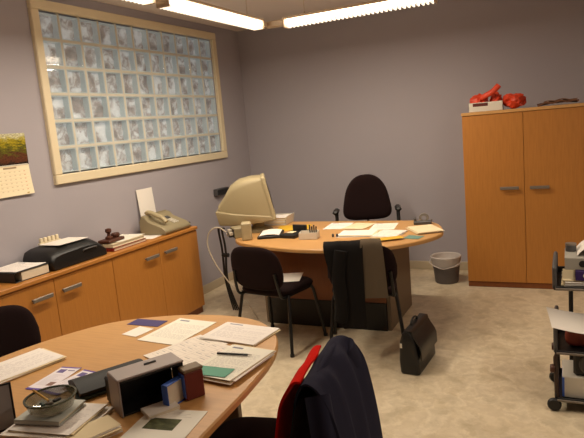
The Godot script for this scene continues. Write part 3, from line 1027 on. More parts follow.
# ------------------------------------------------------------------ far desk things
func make_monitor() -> void:
	var n := Vector3(0.88, 0, -0.475).normalized()
	var turn := atan2(n.x, n.z)
	var t := thing("crt_monitor", "beige tube monitor seen from behind on the left end of the far desk", "monitor", Vector3(-2.585, DESK_Y, -4.6), turn)
	# local +z is the screen side; tilted back
	var tilt := Transform3D(Basis(Vector3.RIGHT, -0.19), Vector3(0, 0.285, 0.0))
	var st := mb()
	var secs := []
	for e in [[-0.34, 0.2, 0.15, -0.03, 0.02], [-0.33, 0.215, 0.165, -0.03, 0.03], [-0.27, 0.27, 0.23, -0.012, 0.04], [-0.19, 0.33, 0.35, 0.01, 0.06], [-0.1, 0.37, 0.395, 0.02, 0.065], [0.0, 0.395, 0.405, 0.012, 0.055], [0.095, 0.412, 0.39, 0.0, 0.03]]:
		var ring := []
		for p in round_rect(e[1], e[2], e[4]):
			ring.append(tilt * Vector3(p.x, p.y + e[3], e[0]))
		secs.append(ring)
	loft(st, secs)
	part("rear_shell", st, M.beige, t)
	st = mb()
	secs = []
	for e in [[0.096, 0.412, 0.392], [0.1, 0.42, 0.4], [0.128, 0.42, 0.4], [0.134, 0.41, 0.39]]:
		var ring := []
		for p in round_rect(e[1], e[2], 0.02):
			ring.append(tilt * Vector3(p.x, p.y, e[0]))
		secs.append(ring)
	loft(st, secs)
	part("bezel", st, M.beige, t)
	st = mb()
	sheet(st, 8, 8, func(u: float, v: float) -> Vector3:
		return tilt * Vector3((u - 0.5) * 0.33, (0.5 - v) * 0.26 + 0.02, 0.142 - 0.02 * (pow(u - 0.5, 2) + pow(v - 0.5, 2))), 0.004)
	part("screen", st, M.screen, t)
	# lower half-shell with the ledge that the photo shows along the side
	st = mb()
	secs = []
	for e in [[-0.375, 0.24, 0.12, -0.06], [-0.365, 0.255, 0.135, -0.062], [-0.2, 0.35, 0.115, -0.115], [0.0, 0.408, 0.07, -0.158], [0.095, 0.418, 0.045, -0.176]]:
		var ring := []
		for p in round_rect(e[1], e[2], 0.012):
			ring.append(tilt * Vector3(p.x * (1.0 - 0.14 * maxf(0.0, -p.y / e[2] * 2.0)), p.y + e[3], e[0]))
		secs.append(ring)
	loft(st, secs)
	part("lower_shell", st, M.beige, t)
	st = mb()
	for k in 9:
		bx(st, tilt * Vector3(0.0, 0.128 - k * 0.0028, -0.2 + k * 0.03) + Vector3(0, 0.02 + k * 0.006, 0), Vector3(0.12, 0.004, 0.012), 0.001)
	part("vent", st, M.beige_dark, t)
	st = mb()
	lathe(st, [Vector2(0, 0), Vector2(0.13, 0), Vector2(0.13, 0.014), Vector2(0.1, 0.03), Vector2(0.06, 0.04), Vector2(0.05, 0.1), Vector2(0, 0.1)], 28)
	part("swivel_base", st, M.beige_dark, t)

func make_far_desk_things() -> void:
	make_monitor()
	var y := DESK_Y
	var t := thing("speaker", "small beige box speaker at the left front corner of the far desk", "speaker", Vector3(-2.475, y, -4.19), 0.5)
	part("housing", box_mesh(Vector3(0.085, 0.15, 0.11), 0.01, Vector3(0, 0.076, 0)), M.beige, t)
	part("grille", box_mesh(Vector3(0.065, 0.1, 0.006), 0.002, Vector3(0, 0.09, -0.057)), M.grey_plastic, t)
	# computer case on the desk, rear side with its plugs to the left
	t = thing("computer_case", "beige computer case with plugs and dark rear beside the monitor stand", "computer", Vector3(-2.625, y, -4.295), 0.62 - 1.4)
	part("case", box_mesh(Vector3(0.14, 0.09, 0.1), 0.006, Vector3(0, 0.046, 0)), M.beige_dark, t)
	part("rear_plate", box_mesh(Vector3(0.12, 0.07, 0.006), 0.002, Vector3(0, 0.045, 0.052)), M.plinth, t)
	for k in 5:
		part("plug", box_mesh(Vector3(0.022, 0.028, 0.035), 0.004, Vector3(-0.044 + k * 0.022, 0.025 + 0.02 * (k % 3), 0.072)), M.cable_white if k % 2 == 0 else M.grey_plastic, t)
	var st := mb()
	tube(st, spline([Vector3(-2.7, 0.8, -4.22), Vector3(-2.77, 0.845, -4.2), Vector3(-2.86, 0.8, -4.2), Vector3(-2.89, 0.68, -4.2), Vector3(-2.83, 0.52, -4.2), Vector3(-2.7, 0.34, -4.2), Vector3(-2.55, 0.16, -4.22), Vector3(-2.5, 0.006, -4.28)], 50), 0.006, 8)
	tag(part("cable", st, M.cable_white), "white cable looping from the computer down beside the desk to the floor", "cable")
	t = thing("cable_bundle", "tied black cables hanging at the left end of the far desk", "cables", Vector3(-2.86, 0, -4.4))
	for k in 4:
		var o := Vector3(0.018 * k, 0, 0.016 * (k % 2))
		part("cable", tube_mesh(spline([Vector3(0.02, 0.81, 0.05) + o, Vector3(-0.01, 0.79, 0.04) + o, Vector3(-0.02, 0.6, 0.0) + o, Vector3(-0.03 + 0.01 * k, 0.3, -0.02), Vector3(0.0 + 0.02 * k, 0.008, -0.06)], 36), 0.007, 8), M.black_plastic, t)
	part("tie", tube_mesh([Vector3(-0.015, 0.55, 0.005), Vector3(0.05, 0.55, 0.005)], 0.02, 8, 0.9), M.black_plastic, t)
	# letter tray
	t = thing("letter_tray", "pale letter tray with papers right behind the beige monitor", "tray", Vector3(-2.58, y, -4.93), 0.1)
	st = mb()
	bx(st, Vector3(0, 0.004, 0), Vector3(0.3, 0.006, 0.22), 0.002)
	for s in [-1, 1]:
		bx(st, Vector3(s * 0.155, 0.045, 0), Vector3(0.005, 0.085, 0.22), 0.002, Basis(Vector3.BACK, -s * 0.18))
	bx(st, Vector3(0, 0.04, -0.11), Vector3(0.3, 0.075, 0.005), 0.002)
	part("basket", st, M.white_plastic, t)
	ream("paper_stack", "papers lying in the pale letter tray", Vector3(-2.58, y + 0.0085, -4.93), Vector3(0.28, 0.06, 0.2), 0.1, M.letter, 6, "papers", 0.004)
	paper("folder", "yellow folder lying flat right of the monitor base", Vector3(-2.28, y, -4.7), Vector2(0.3, 0.26), 0.25, M.yellow, "", 0.004, "folder")
	# keyboard-like dark holder with a white pad
	t = thing("notebook", "black notebook with white page, in front of the yellow folder", "notebook", Vector3(-2.33, y, -4.35), 0.35)
	part("cover", box_mesh(Vector3(0.2, 0.022, 0.27), 0.003, Vector3(0, 0.0115, 0)), M.black_plastic, t)
	st = mb()
	sheet(st, 6, 6, func(u: float, v: float) -> Vector3: return Vector3((u - 0.5) * 0.17, 0.026 + 0.01 * sin(u * PI), (v - 0.5) * 0.25), 0.003)
	part("page", st, M.paper, t)
	t = thing("desk_stand", "black stand for clips and cards between notebook and white pen box", "stand", Vector3(-2.105, y, -4.36), -0.15)
	part("base", box_mesh(Vector3(0.15, 0.03, 0.25), 0.005, Vector3(0, 0.0155, 0)), M.black_plastic, t)
	part("riser", box_mesh(Vector3(0.14, 0.05, 0.02), 0.004, Vector3(0, 0.055, -0.08)), M.black_plastic, t)
	part("card", box_mesh(Vector3(0.06, 0.004, 0.07), 0.001, Vector3(-0.02, 0.033, 0.02)), M.cream_paper, t)
	t = thing("pen_box", "white pen box with black pens on the far desk", "pen holder", Vector3(-1.925, y, -4.25), 0.2)
	st = mb()
	bx(st, Vector3(0, 0.004, 0), Vector3(0.15, 0.006, 0.11), 0.001)
	for s in [-1, 1]:
		bx(st, Vector3(s * 0.0735, 0.03, 0), Vector3(0.004, 0.055, 0.11), 0.001)
		bx(st, Vector3(0, 0.03, s * 0.0535), Vector3(0.15, 0.055, 0.004), 0.001)
	part("tray", st, M.white_plastic, t)
	for k in 4:
		part("pen", tube_mesh([Vector3(0.015 + k * 0.013, 0.012, 0.02 - k * 0.011), Vector3(0.005 + k * 0.02, 0.11 - 0.012 * (k % 2), -0.012 + k * 0.008)], 0.006, 8), M.black_plastic, t)
	t = thing("binder_clip", "pair of small dark clips right of the white pen box", "clip", Vector3(-1.72, y, -4.3))
	for s in [-1, 1]:
		part("clip", box_mesh(Vector3(0.016, 0.028, 0.02), 0.005, Vector3(s * 0.018, 0.0145, 0)), M.grey_plastic, t)
	# papers
	paper("paper", "white sheet left on the far desk, before the office chair armrest", Vector3(-1.87, y, -4.78), Vector2(0.21, 0.297), 0.1, M.letter)
	paper("paper", "cream sheet just right of the leftmost white sheet, before the office chair", Vector3(-1.67, y + 0.002, -4.76), Vector2(0.2, 0.28), -0.15, M.cream_paper)
	paper("paper", "white sheet straight in front of the office chair seat", Vector3(-1.44, y, -4.74), Vector2(0.21, 0.297), 0.13, M.letter2)
	ream("paper_stack", "wide pile of white papers nearest the draped visitor chair", Vector3(-1.57, y, -4.42), Vector3(0.29, 0.012, 0.21), 0.08, M.letter, 4, "papers", 0.03)
	ream("paper_stack", "thin pile of white papers right of the wide pile on the far desk", Vector3(-1.3, y, -4.4), Vector3(0.2, 0.01, 0.27), -0.1, M.form, 3, "papers", 0.02)
	ream("paper_stack", "cream-topped papers on the right rounded end of the far desk", Vector3(-1.05, y, -4.57), Vector3(0.2, 0.016, 0.29), 0.55, M.cream_paper, 4, "papers", 0.015)
	paper("paper", "blue-green sheet near the right front edge of the far desk", Vector3(-1.08, y, -4.3), Vector2(0.13, 0.12), -0.2, mat(Color(0.42, 0.55, 0.5), 0.8))
	paper("paper", "yellow-cream sheet over the right front edge behind the draped chair", Vector3(-1.24, y + 0.0125, -4.2), Vector2(0.2, 0.1), 0.6, M.yellow)
	t = thing("tape_dispenser", "dark grey tape dispenser at the back right of the far desk", "tape dispenser", Vector3(-1.13, y, -4.84), 0.2)
	secs_tape(t)

func secs_tape(t: Node3D) -> void:
	var st := mb()
	bx(st, Vector3(0, 0.015, 0), Vector3(0.15, 0.028, 0.06), 0.006)
	bx(st, Vector3(-0.062, 0.04, 0), Vector3(0.02, 0.04, 0.05), 0.005)
	part("base", st, M.grey_plastic, t)
	st = mb()
	lathe(st, [Vector2(0.02, -0.012), Vector2(0.04, -0.012), Vector2(0.042, 0.0), Vector2(0.04, 0.012), Vector2(0.02, 0.012), Vector2(0.02, -0.012)], 28, Transform3D(Basis(Vector3.RIGHT, PI / 2), Vector3(0.012, 0.055, 0)))
	part("tape_roll", st, mat(Color(0.5, 0.48, 0.46), 0.3), t)
	part("cutter", box_mesh(Vector3(0.012, 0.01, 0.03), 0.002, Vector3(0.075, 0.034, 0)), M.steel, t)

# ------------------------------------------------------------------ near desk things
func make_near_desk_things() -> void:
	var y := DESK_Y
	ream("paper_stack", "pile of white letters on the left edge of the near table", Vector3(-2.13, y, -1.6), Vector3(0.297, 0.012, 0.21), 1.35, M.letter, 4, "papers", 0.01)
	paper("leaflet", "left of two leaflets with purple print beside the white letters", Vector3(-1.87, y, -1.55), Vector2(0.1, 0.21), 0.12, M.leaflet, "", 0.004, "leaflet")
	paper("leaflet", "right of two leaflets with purple print, touching the dark wallet", Vector3(-1.765, y, -1.54), Vector2(0.1, 0.21), -0.08, M.leaflet, "", 0.006, "leaflet")
	# wallet
	var t := thing("wallet", "long dark leather wallet with green back, left of the grey organizer", "wallet", Vector3(-1.6, y, -1.575), -0.5)
	part("back_cover", box_mesh(Vector3(0.17, 0.012, 0.28), 0.003, Vector3(-0.005, 0.0065, 0.004)), M.dark_green, t)
	var st := mb()
	sheet(st, 8, 8, func(u: float, v: float) -> Vector3: return Vector3((u - 0.5) * 0.155, 0.023 + 0.022 * sin(u * PI) , (v - 0.5) * 0.27), 0.018)
	part("front_cover", st, mat(Color(0.055, 0.05, 0.045), 0.65), t)
	# organizer open to the right
	t = thing("desk_organizer", "grey open-fronted organizer with black inside, in mid near table", "organizer", Vector3(-1.343, y, -1.493), 1.05)
	st = mb()
	bx(st, Vector3(0, 0.13, 0.0), Vector3(0.24, 0.008, 0.11), 0.003)
	bx(st, Vector3(-0.116, 0.065, 0), Vector3(0.008, 0.128, 0.11), 0.003)
	part("shell", st, mat(Color(0.6, 0.55, 0.53), 0.45, 0.2), t)
	st = mb()
	bx(st, Vector3(0, 0.064, -0.05), Vector3(0.22, 0.122, 0.006), 0.001)
	bx(st, Vector3(0.114, 0.064, 0), Vector3(0.006, 0.122, 0.1), 0.001)
	bx(st, Vector3(0, 0.005, 0), Vector3(0.22, 0.006, 0.1), 0.001)
	bx(st, Vector3(0, 0.122, 0.004), Vector3(0.22, 0.006, 0.1), 0.001)
	part("lining", st, M.plinth, t)
	part("back_compartment", box_mesh(Vector3(0.13, 0.095, 0.065), 0.006, Vector3(-0.05, 0.0485, -0.0895)), M.plinth, t)
	part("latch", box_mesh(Vector3(0.045, 0.006, 0.008), 0.002, Vector3(0.02, 0.137, -0.01)), M.grey_plastic, t)
	t = thing("card_box", "small upright box with blue and red sides right of the organizer", "box", Vector3(-1.212, y, -1.57), 1.05)
	part("carton", box_mesh(Vector3(0.07, 0.1, 0.05), 0.003, Vector3(0, 0.051, 0)), mat(Color(0.42, 0.16, 0.12), 0.6), t)
	part("end_label", box_mesh(Vector3(0.003, 0.085, 0.044), 0.001, Vector3(-0.0365, 0.053, 0)), M.blue, t)
	part("lid", box_mesh(Vector3(0.074, 0.012, 0.054), 0.003, Vector3(0, 0.1075, 0)), mat(Color(0.5, 0.42, 0.32), 0.6), t)
	t = book("book", "blue and red booklet standing against the organizer opening", Vector3(-1.243, y, -1.503), Vector3(0.028, 0.085, 0.085), -0.1, M.blue, "booklet")
	ream("note_pad", "small white block of notes in front of the grey organizer", Vector3(-1.262, y + 0.001, -1.447), Vector3(0.11, 0.012, 0.075), 1.05, M.paper, 5, "note pad", 0.001)
	# centre papers
	paper("booklet", "flat purple booklet at the far left of the papers", Vector3(-1.93, y, -2.2), Vector2(0.19, 0.085), 0.02, M.purple, "", 0.002, "booklet")
	paper("card", "small white card in front of the purple booklet", Vector3(-1.89, y, -2.08), Vector2(0.1, 0.115), -0.15, M.paper, "", 0.002, "card")
	paper("paper", "large white sheet beside the purple booklet", Vector3(-1.69, y, -2.13), Vector2(0.23, 0.31), -0.07, M.letter2, "", 0.003)
	ream("paper_stack", "farthest pile of letters at the table's round end", Vector3(-1.36, y, -2.15), Vector3(0.297, 0.009, 0.21), -0.1, M.letter, 3, "papers", 0.018)
	paper("form", "printed form left in the middle of the near table", Vector3(-1.5, y + 0.001, -1.93), Vector2(0.21, 0.297), -0.37, M.form, "", 0.004, "form")
	paper("form", "second printed form partly under the green slip's papers", Vector3(-1.36, y + 0.006, -1.86), Vector2(0.21, 0.297), -0.32, M.form, "", 0.003, "form")
	ream("paper_stack", "pile of letters under the green slip by the table's right edge", Vector3(-1.21, y + 0.009, -1.83), Vector3(0.21, 0.012, 0.297), -0.1, M.letter2, 4, "papers", 0.012)
	paper("slip", "pale green slip of paper on the right pile", Vector3(-1.228, y + 0.0235, -1.725), Vector2(0.15, 0.075), 0.02, M.green, "", 0.002, "slip")
	st = mb()
	tube(st, [Vector3(-1.315, y + 0.023, -1.9), Vector3(-1.14, y + 0.023, -1.885)], 0.0045, 8)
	t = thing("pen", "thin dark pen lying on the right pile of letters", "pen", Vector3(-1.23, y + 0.0235, -1.885), 0.1)
	part("barrel", tube_mesh([Vector3(-0.075, 0.005, 0), Vector3(0.06, 0.005, 0)], 0.0045, 8), M.plinth, t)
	part("tip", tube_mesh([Vector3(0.06, 0.005, 0), Vector3(0.078, 0.005, 0)], 0.002, 8), M.steel, t)
	paper("paper", "sheet with a grey-green picture nearest the camera", Vector3(-1.185, y, -1.37), Vector2(0.21, 0.2), 0.15, M.photo, "", 0.003)
	# books with the ashtray
	ream("paper_stack", "thick pile of magazines and papers under the glass bowl", Vector3(-1.54, y, -1.265), Vector3(0.24, 0.03, 0.2), 0.15, M.letter, 6, "papers", 0.02)
	book("book", "grey-white book between the pile and the glass bowl", Vector3(-1.575, y + 0.034, -1.27), Vector3(0.17, 0.016, 0.15), 0.2, mat(Color(0.74, 0.74, 0.7), 0.6))
	ream("paper_stack", "slanting pile of cream papers right of the glass bowl", Vector3(-1.385, y, -1.22), Vector3(0.1, 0.022, 0.21), -0.4, M.cream_paper, 5, "papers", 0.01)
	t = thing("glass_bowl", "round smoky glass bowl on the books with a pen across", "bowl", Vector3(-1.56, y + 0.0505, -1.265))
	part("bowl", lathe_mesh([Vector2(0, 0.0), Vector2(0.045, 0.0), Vector2(0.07, 0.015), Vector2(0.082, 0.05), Vector2(0.079, 0.052), Vector2(0.066, 0.02), Vector2(0.042, 0.007), Vector2(0, 0.007)], 40), M.glass, t)
	st = mb()
	lathe(st, [Vector2(0.077, 0.048), Vector2(0.083, 0.048), Vector2(0.084, 0.053), Vector2(0.077, 0.053), Vector2(0.077, 0.048)], 40)
	part("rim", st, mat(Color(0.25, 0.27, 0.2), 0.2, 0.3), t)
	t = thing("clip_pile", "dark odds and ends lying inside the smoky glass bowl", "clips", Vector3(-1.56, y + 0.058, -1.265))
	for k in 7:
		part("clip", box_mesh(Vector3(0.028, 0.01, 0.014), 0.003), [M.steel, M.plinth, M.grey_plastic, M.dark_green][k % 4], t, Transform3D(Basis(Vector3.UP, k * 0.9) * Basis(Vector3.RIGHT, 0.2), Vector3(0.03 * cos(k * 0.9), 0.008 + 0.008 * (k % 2), 0.03 * sin(k * 0.9))))
	t = thing("pen", "golden pen lying across the rim of the glass bowl", "pen", Vector3(-1.575, y + 0.105, -1.245), -0.35)
	part("barrel", tube_mesh([Vector3(-0.075, 0.004, 0), Vector3(0.055, 0.004, 0)], 0.004, 8), M.gold, t)
	part("tip", tube_mesh([Vector3(0.055, 0.004, 0), Vector3(0.072, 0.004, 0)], 0.0018, 8), M.steel, t)
	# table calendar stand, cut by the frame
	t = thing("picture_frame", "black-edged grey picture frame at the left bottom of the near table", "picture frame", Vector3(-1.71, y, -1.165), 0.9)
	var lean := Transform3D(Basis(Vector3.RIGHT, -0.28), Vector3(0, 0.002, 0))
	st = mb()
	for s in [-1, 1]:
		bx(st, lean * Vector3(s * 0.07, 0.095, 0), Vector3(0.008, 0.19, 0.012), 0.002, lean.basis)
		bx(st, lean * Vector3(0, 0.095 + s * 0.091, 0), Vector3(0.148, 0.008, 0.012), 0.002, lean.basis)
	part("frame", st, M.plinth, t)
	st = mb()
	bx(st, lean * Vector3(0, 0.095, 0), Vector3(0.135, 0.178, 0.006), 0.001, lean.basis)
	part("backing", st, mat(Color(0.6, 0.58, 0.58), 0.6), t)
	st = mb()
	bx(st, Vector3(0, 0.075, -0.085), Vector3(0.05, 0.15, 0.004), 0.001, Basis(Vector3.RIGHT, 0.3))
	part("prop", st, M.plinth, t)
	t.scale = Vector3.ONE * 0.8

# ------------------------------------------------------------------ the rest
func make_floor_things() -> void:
	# wastebasket
	var t := thing("wastebasket", "grey wastebasket with pale rim and bag, between far desk and wardrobe", "wastebasket", Vector3(-1.115, 0, -5.68))
	part("bucket", lathe_mesh([Vector2(0, 0.0), Vector2(0.105, 0.0), Vector2(0.112, 0.006), Vector2(0.135, 0.215), Vector2(0.135, 0.22), Vector2(0.129, 0.22), Vector2(0.106, 0.012), Vector2(0, 0.012)], 40), M.bin, t)
	var st := mb()
	lathe(st, [Vector2(0.133, 0.17), Vector2(0.139, 0.2), Vector2(0.147, 0.245), Vector2(0.15, 0.262), Vector2(0.143, 0.27), Vector2(0.132, 0.262), Vector2(0.125, 0.2), Vector2(0.08, 0.15), Vector2(0, 0.14)], 40)
	part("rim_bag", st, M.liner, t)
	part("handle", tube_mesh(spline([Vector3(-0.148, 0.235, 0.01), Vector3(-0.135, 0.2, 0.085), Vector3(0.0, 0.165, 0.148), Vector3(0.135, 0.2, 0.085), Vector3(0.148, 0.235, 0.01)], 24), 0.004, 8), M.liner, t)
	# briefcase
	t = thing("briefcase", "black leather briefcase standing on the floor by the draped chair", "briefcase", Vector3(-0.935, 0, -3.68), -0.06)
	st = mb()
	var secs := []
	for e in [[0.004, 0.13, 0.40], [0.012, 0.138, 0.41], [0.1, 0.14, 0.41], [0.24, 0.11, 0.4], [0.3, 0.07, 0.39], [0.315, 0.045, 0.38]]:
		var ring := []
		for p in round_rect(e[1], e[2], 0.02):
			ring.append(Vector3(p.x - e[0] * 0.05, e[0], -p.y))
		secs.append(ring)
	loft(st, secs)
	part("body", st, M.leather, t)
	st = mb()
	sheet(st, 10, 10, func(u: float, v: float) -> Vector3:
		var k := v
		var x := lerpf(-0.035, 0.02, smoothstep(0.0, 0.2, k)) + 0.062 * smoothstep(0.2, 0.75, k)
		var yy := 0.322 - 0.004 * k - maxf(0.0, k - 0.2) * 0.26
		return Vector3(x, yy, (0.5 - u) * 0.385), 0.006)
	part("flap", st, mat(Color(0.1, 0.09, 0.09), 0.38), t)
	part("handle", tube_mesh(spline([Vector3(-0.02, 0.312, 0.07), Vector3(-0.02, 0.345, 0.06), Vector3(-0.02, 0.362, 0.0), Vector3(-0.02, 0.345, -0.06), Vector3(-0.02, 0.312, -0.07)], 20), 0.008, 8), M.leather, t)
	part("clasp", box_mesh(Vector3(0.01, 0.03, 0.03), 0.003, Vector3(0.075, 0.125, 0)), M.steel, t)
	part("name_tag", box_mesh(Vector3(0.016, 0.035, 0.003), 0.001, Vector3(-0.055, 0.215, 0.2035)), M.white_plastic, t)
	t.scale = Vector3(0.95, 0.9, 0.95)
	# on the wardrobe
	var y := 1.6355
	t = thing("open_box", "open white box with dark label on top of the wardrobe", "box", Vector3(-0.685, y, -5.68), 0.05)
	st = mb()
	bx(st, Vector3(0, 0.003, 0), Vector3(0.29, 0.005, 0.2), 0.001)
	for s in [-1, 1]:
		bx(st, Vector3(s * 0.143, 0.042, 0), Vector3(0.004, 0.08, 0.2), 0.001)
		bx(st, Vector3(0, 0.042, s * 0.098), Vector3(0.29, 0.08, 0.004), 0.001)
	part("carton", st, M.white_plastic, t)
	part("label", box_mesh(Vector3(0.13, 0.028, 0.002), 0.0005, Vector3(-0.045, 0.062, 0.1012)), mat(Color(0.35, 0.12, 0.08), 0.6), t)
	crumple("red_bag", "crumpled red bag stuffed in the open white box, left one", Vector3(-0.745, y + 0.0065, -5.68), Vector3(0.2, 0.17, 0.18), 3.0)
	crumple("red_bag", "crumpled red bag leaning up out of the open white box, right one", Vector3(-0.6, y + 0.0065, -5.69), Vector3(0.13, 0.18, 0.16), 17.0)
	t = thing("red_strap", "red strap end sticking up from the white box", "strap", Vector3(-0.655, y + 0.09, -5.62))
	part("strap", tube_mesh(spline([Vector3(-0.06, 0.03, 0), Vector3(-0.02, 0.05, 0.02), Vector3(0.04, 0.08, 0.02), Vector3(0.09, 0.13, 0)], 14), 0.026, 8, 0.6), M.red, t)
	crumple("red_bag", "crumpled red bag on the wardrobe right beside the white box", Vector3(-0.445, y, -5.67), Vector3(0.23, 0.17, 0.2), 41.0)
	t = thing("mat_roll", "flat dark brown mat lying on the wardrobe's right half", "mat", Vector3(-0.09, y, -5.68), 0.08)
	st = mb()
	sheet(st, 14, 8, func(u: float, v: float) -> Vector3: return Vector3((u - 0.5) * 0.32, 0.012 + 0.018 * sin(u * 2.6) + 0.006 * sin(u * 17.0 + v * 5.0), (v - 0.5) * 0.2), 0.014)
	part("mat", st, mat(Color(0.4, 0.25, 0.15), 0.7), t)
	st = mb()
	sheet(st, 14, 6, func(u: float, v: float) -> Vector3: return Vector3((u - 0.42) * 0.26, 0.033 + 0.012 * sin(u * 2.8) + 0.005 * sin(u * 14.0), (v - 0.5) * 0.16), 0.008)
	part("fold", st, mat(Color(0.46, 0.31, 0.2), 0.7), t)

func crumple(called: String, label: String, at: Vector3, s: Vector3, sd: float) -> void:
	var st := mb()
	st.set_smooth_group(-1)
	var nu := 18
	var nv := 10
	var P := func(i: int, j: int) -> Vector3:
		var a := TAU * (i % nu) / nu
		var b := PI * j / nv
		var d := Vector3(sin(b) * cos(a), -cos(b), sin(b) * sin(a))
		var n := 0.82 + 0.45 * noise.get_noise_3d(d.x * 55 + sd * 9, d.y * 55, d.z * 55 + sd)
		var p := Vector3(d.x * s.x, d.y * s.y, d.z * s.z) * 0.5 * n
		p.y = maxf(p.y + s.y * 0.42, 0.0)
		return p
	for i in nu:
		for j in nv:
			var a: Vector3 = P.call(i, j)
			var b: Vector3 = P.call(i, j + 1)
			var c: Vector3 = P.call(i + 1, j + 1)
			var d: Vector3 = P.call(i + 1, j)
			if j > 0: tri(st, a, b, d)
			if j < nv - 1: tri(st, d, b, c)
	var o := part(called, st, M.red)
	o.position = at
	tag(o, label, "bag")

func make_trolley() -> void:
	var x0 := -0.085
	var x1 := 0.4
	var z0 := -3.24
	var z1 := -3.6
	var xc := (x0 + x1) / 2
	var zc := (z0 + z1) / 2
	var t := thing("trolley", "dark three-tier office trolley on casters at the right edge", "trolley", Vector3(xc, 0, zc))
	var w := x1 - x0
	var d := z0 - z1
	var st := mb()
	for y in [0.06, 0.33, 0.685]:
		st = mb()
		bx(st, Vector3(0, y, 0), Vector3(w - 0.01, 0.008, d - 0.01), 0.002)
		for s in [-1, 1]:
			bx(st, Vector3(s * (w / 2 - 0.004), y + 0.016, 0), Vector3(0.008, 0.04, d), 0.003)
		bx(st, Vector3(0, y + 0.016, -d / 2 + 0.004), Vector3(w - 0.018, 0.04, 0.008), 0.003)
		bx(st, Vector3(0, y + 0.006, d / 2 - 0.004), Vector3(w - 0.018, 0.022, 0.008), 0.003)
		var tray := part("tray", st, M.plinth, t)
		part("front_trim", tube_mesh([Vector3(-w / 2 + 0.01, y + 0.004, d / 2 + 0.005), Vector3(w / 2 - 0.01, y + 0.004, d / 2 + 0.005)], 0.007, 8), M.steel, tray)
	for s in [-1, 1]:
		for e in [[0.69, 0.805], [0.335, 0.48]]:
			st = mb()
			var x: float = s * (w / 2 - 0.006)
			tube(st, spline([Vector3(x, e[0], d / 2 - 0.012), Vector3(x, e[1] - 0.03, d / 2 - 0.008), Vector3(x, e[1], d / 2 - 0.04), Vector3(x, e[1], -d / 2 + 0.04), Vector3(x, e[1] - 0.03, -d / 2 + 0.008), Vector3(x, e[0], -d / 2 + 0.012)], 36), 0.011, 8)
			tube(st, [Vector3(x, (e[0] + e[1]) / 2, d / 2 - 0.012), Vector3(x, (e[0] + e[1]) / 2, -d / 2 + 0.012)], 0.006, 8)
			part("side_guard", st, M.grey_plastic, t)
	for sx in [-0.16, 0.16]:
		part("post", tube_mesh([Vector3(sx, 0.09, -d / 2 + 0.05), Vector3(sx, 0.69, -d / 2 + 0.05)], 0.012, 10), M.black_metal, t)
	for s in [-1, 1]:
		for sz in [-1, 1]:
			var leg := part("caster_leg", tube_mesh([Vector3(s * (w / 2 - 0.01), 0.045, sz * (d / 2 - 0.02)), Vector3(s * (w / 2 - 0.005), 0.3, sz * (d / 2 - 0.02)), Vector3(s * (w / 2 - 0.02), 0.335, sz * (d / 2 - 0.02))], 0.013, 10), mat(Color(0.2, 0.12, 0.09), 0.5), t)
			st = mb()
			lathe(st, [Vector2(0, -0.014), Vector2(0.03, -0.014), Vector2(0.036, -0.006), Vector2(0.036, 0.006), Vector2(0.03, 0.014), Vector2(0, 0.014)], 22, Transform3D(Basis(Vector3.RIGHT, PI / 2), Vector3(s * (w / 2 + 0.005), 0.0365, sz * (d / 2 - 0.0))))
			part("caster", st, M.plinth, leg)
			st = mb()
			lathe(st, [Vector2(0, -0.012), Vector2(0.02, -0.012), Vector2(0.024, 0), Vector2(0.02, 0.012), Vector2(0, 0.012)], 18, Transform3D(Basis(Vector3.BACK, PI / 2), Vector3(s * (w / 2 + 0.012), 0.235, sz * (d / 2 - 0.02))))
			part("knob", st, M.brown, leg)
	# things on it
	var y := 0.6895
	var o := thing("box_file", "grey-white box file with black finger hole on the top tier", "box file", Vector3(0.12, y + 0.093, -3.4))
	part("case", box_mesh(Vector3(0.3, 0.065, 0.24), 0.003, Vector3(0, 0.0335, 0)), mat(Color(0.62, 0.6, 0.56), 0.6), o)
	st = mb()
	lathe(st, [Vector2(0.0, 0.0), Vector2(0.016, 0.0), Vector2(0.018, 0.003), Vector2(0.0, 0.0035)], 20, Transform3D(Basis(Vector3.RIGHT, PI / 2), Vector3(-0.065, 0.034, 0.1195)))
	part("finger_hole", st, M.plinth, o)
	o = thing("carton", "purple carton with white mark between box file and papers", "box", Vector3(0.14, y + 0.0375, -3.37))
	part("carton", box_mesh(Vector3(0.24, 0.054, 0.2), 0.003, Vector3(0, 0.0275, 0)), mat(Color(0.2, 0.1, 0.36), 0.5), o)
	st = mb()
	lathe(st, [Vector2(0, 0), Vector2(0.014, 0), Vector2(0.014, 0.002), Vector2(0, 0.002)], 18, Transform3D(Basis(Vector3.RIGHT, PI / 2), Vector3(-0.07, 0.029, 0.1)))
	part("white_mark", st, M.white_plastic, o)
	ream("paper_stack", "cream papers lowest on the trolley's top tier", Vector3(0.12, y + 0.0005, -3.4), Vector3(0.32, 0.035, 0.24), 0.03, M.cream_paper, 6, "papers", 0.008)
	o = thing("paper_roll", "white rolled papers on top of the box file", "papers", Vector3(0.1, y + 0.1595, -3.42))
	st = mb()
	sheet(st, 14, 8, func(u: float, v: float) -> Vector3: return Vector3(-0.07 + 0.2 * u, 0.004 + 0.06 * pow(sin(u * PI), 0.8), (v - 0.5) * 0.22), 0.002)
	part("sheet", st, M.paper, o)
	o = thing("tin", "small dark grey tin left of the rolled papers, topmost on trolley", "tin", Vector3(0.0, y + 0.1595, -3.44))
	part("body", lathe_mesh([Vector2(0, 0), Vector2(0.026, 0), Vector2(0.027, 0.004), Vector2(0.027, 0.03), Vector2(0.024, 0.033), Vector2(0, 0.033)], 24), M.grey_plastic, o)
	part("lid", lathe_mesh([Vector2(0, 0.0335), Vector2(0.028, 0.0335), Vector2(0.028, 0.043), Vector2(0, 0.045)], 24), M.steel, o)
	y = 0.3345
	st = mb()
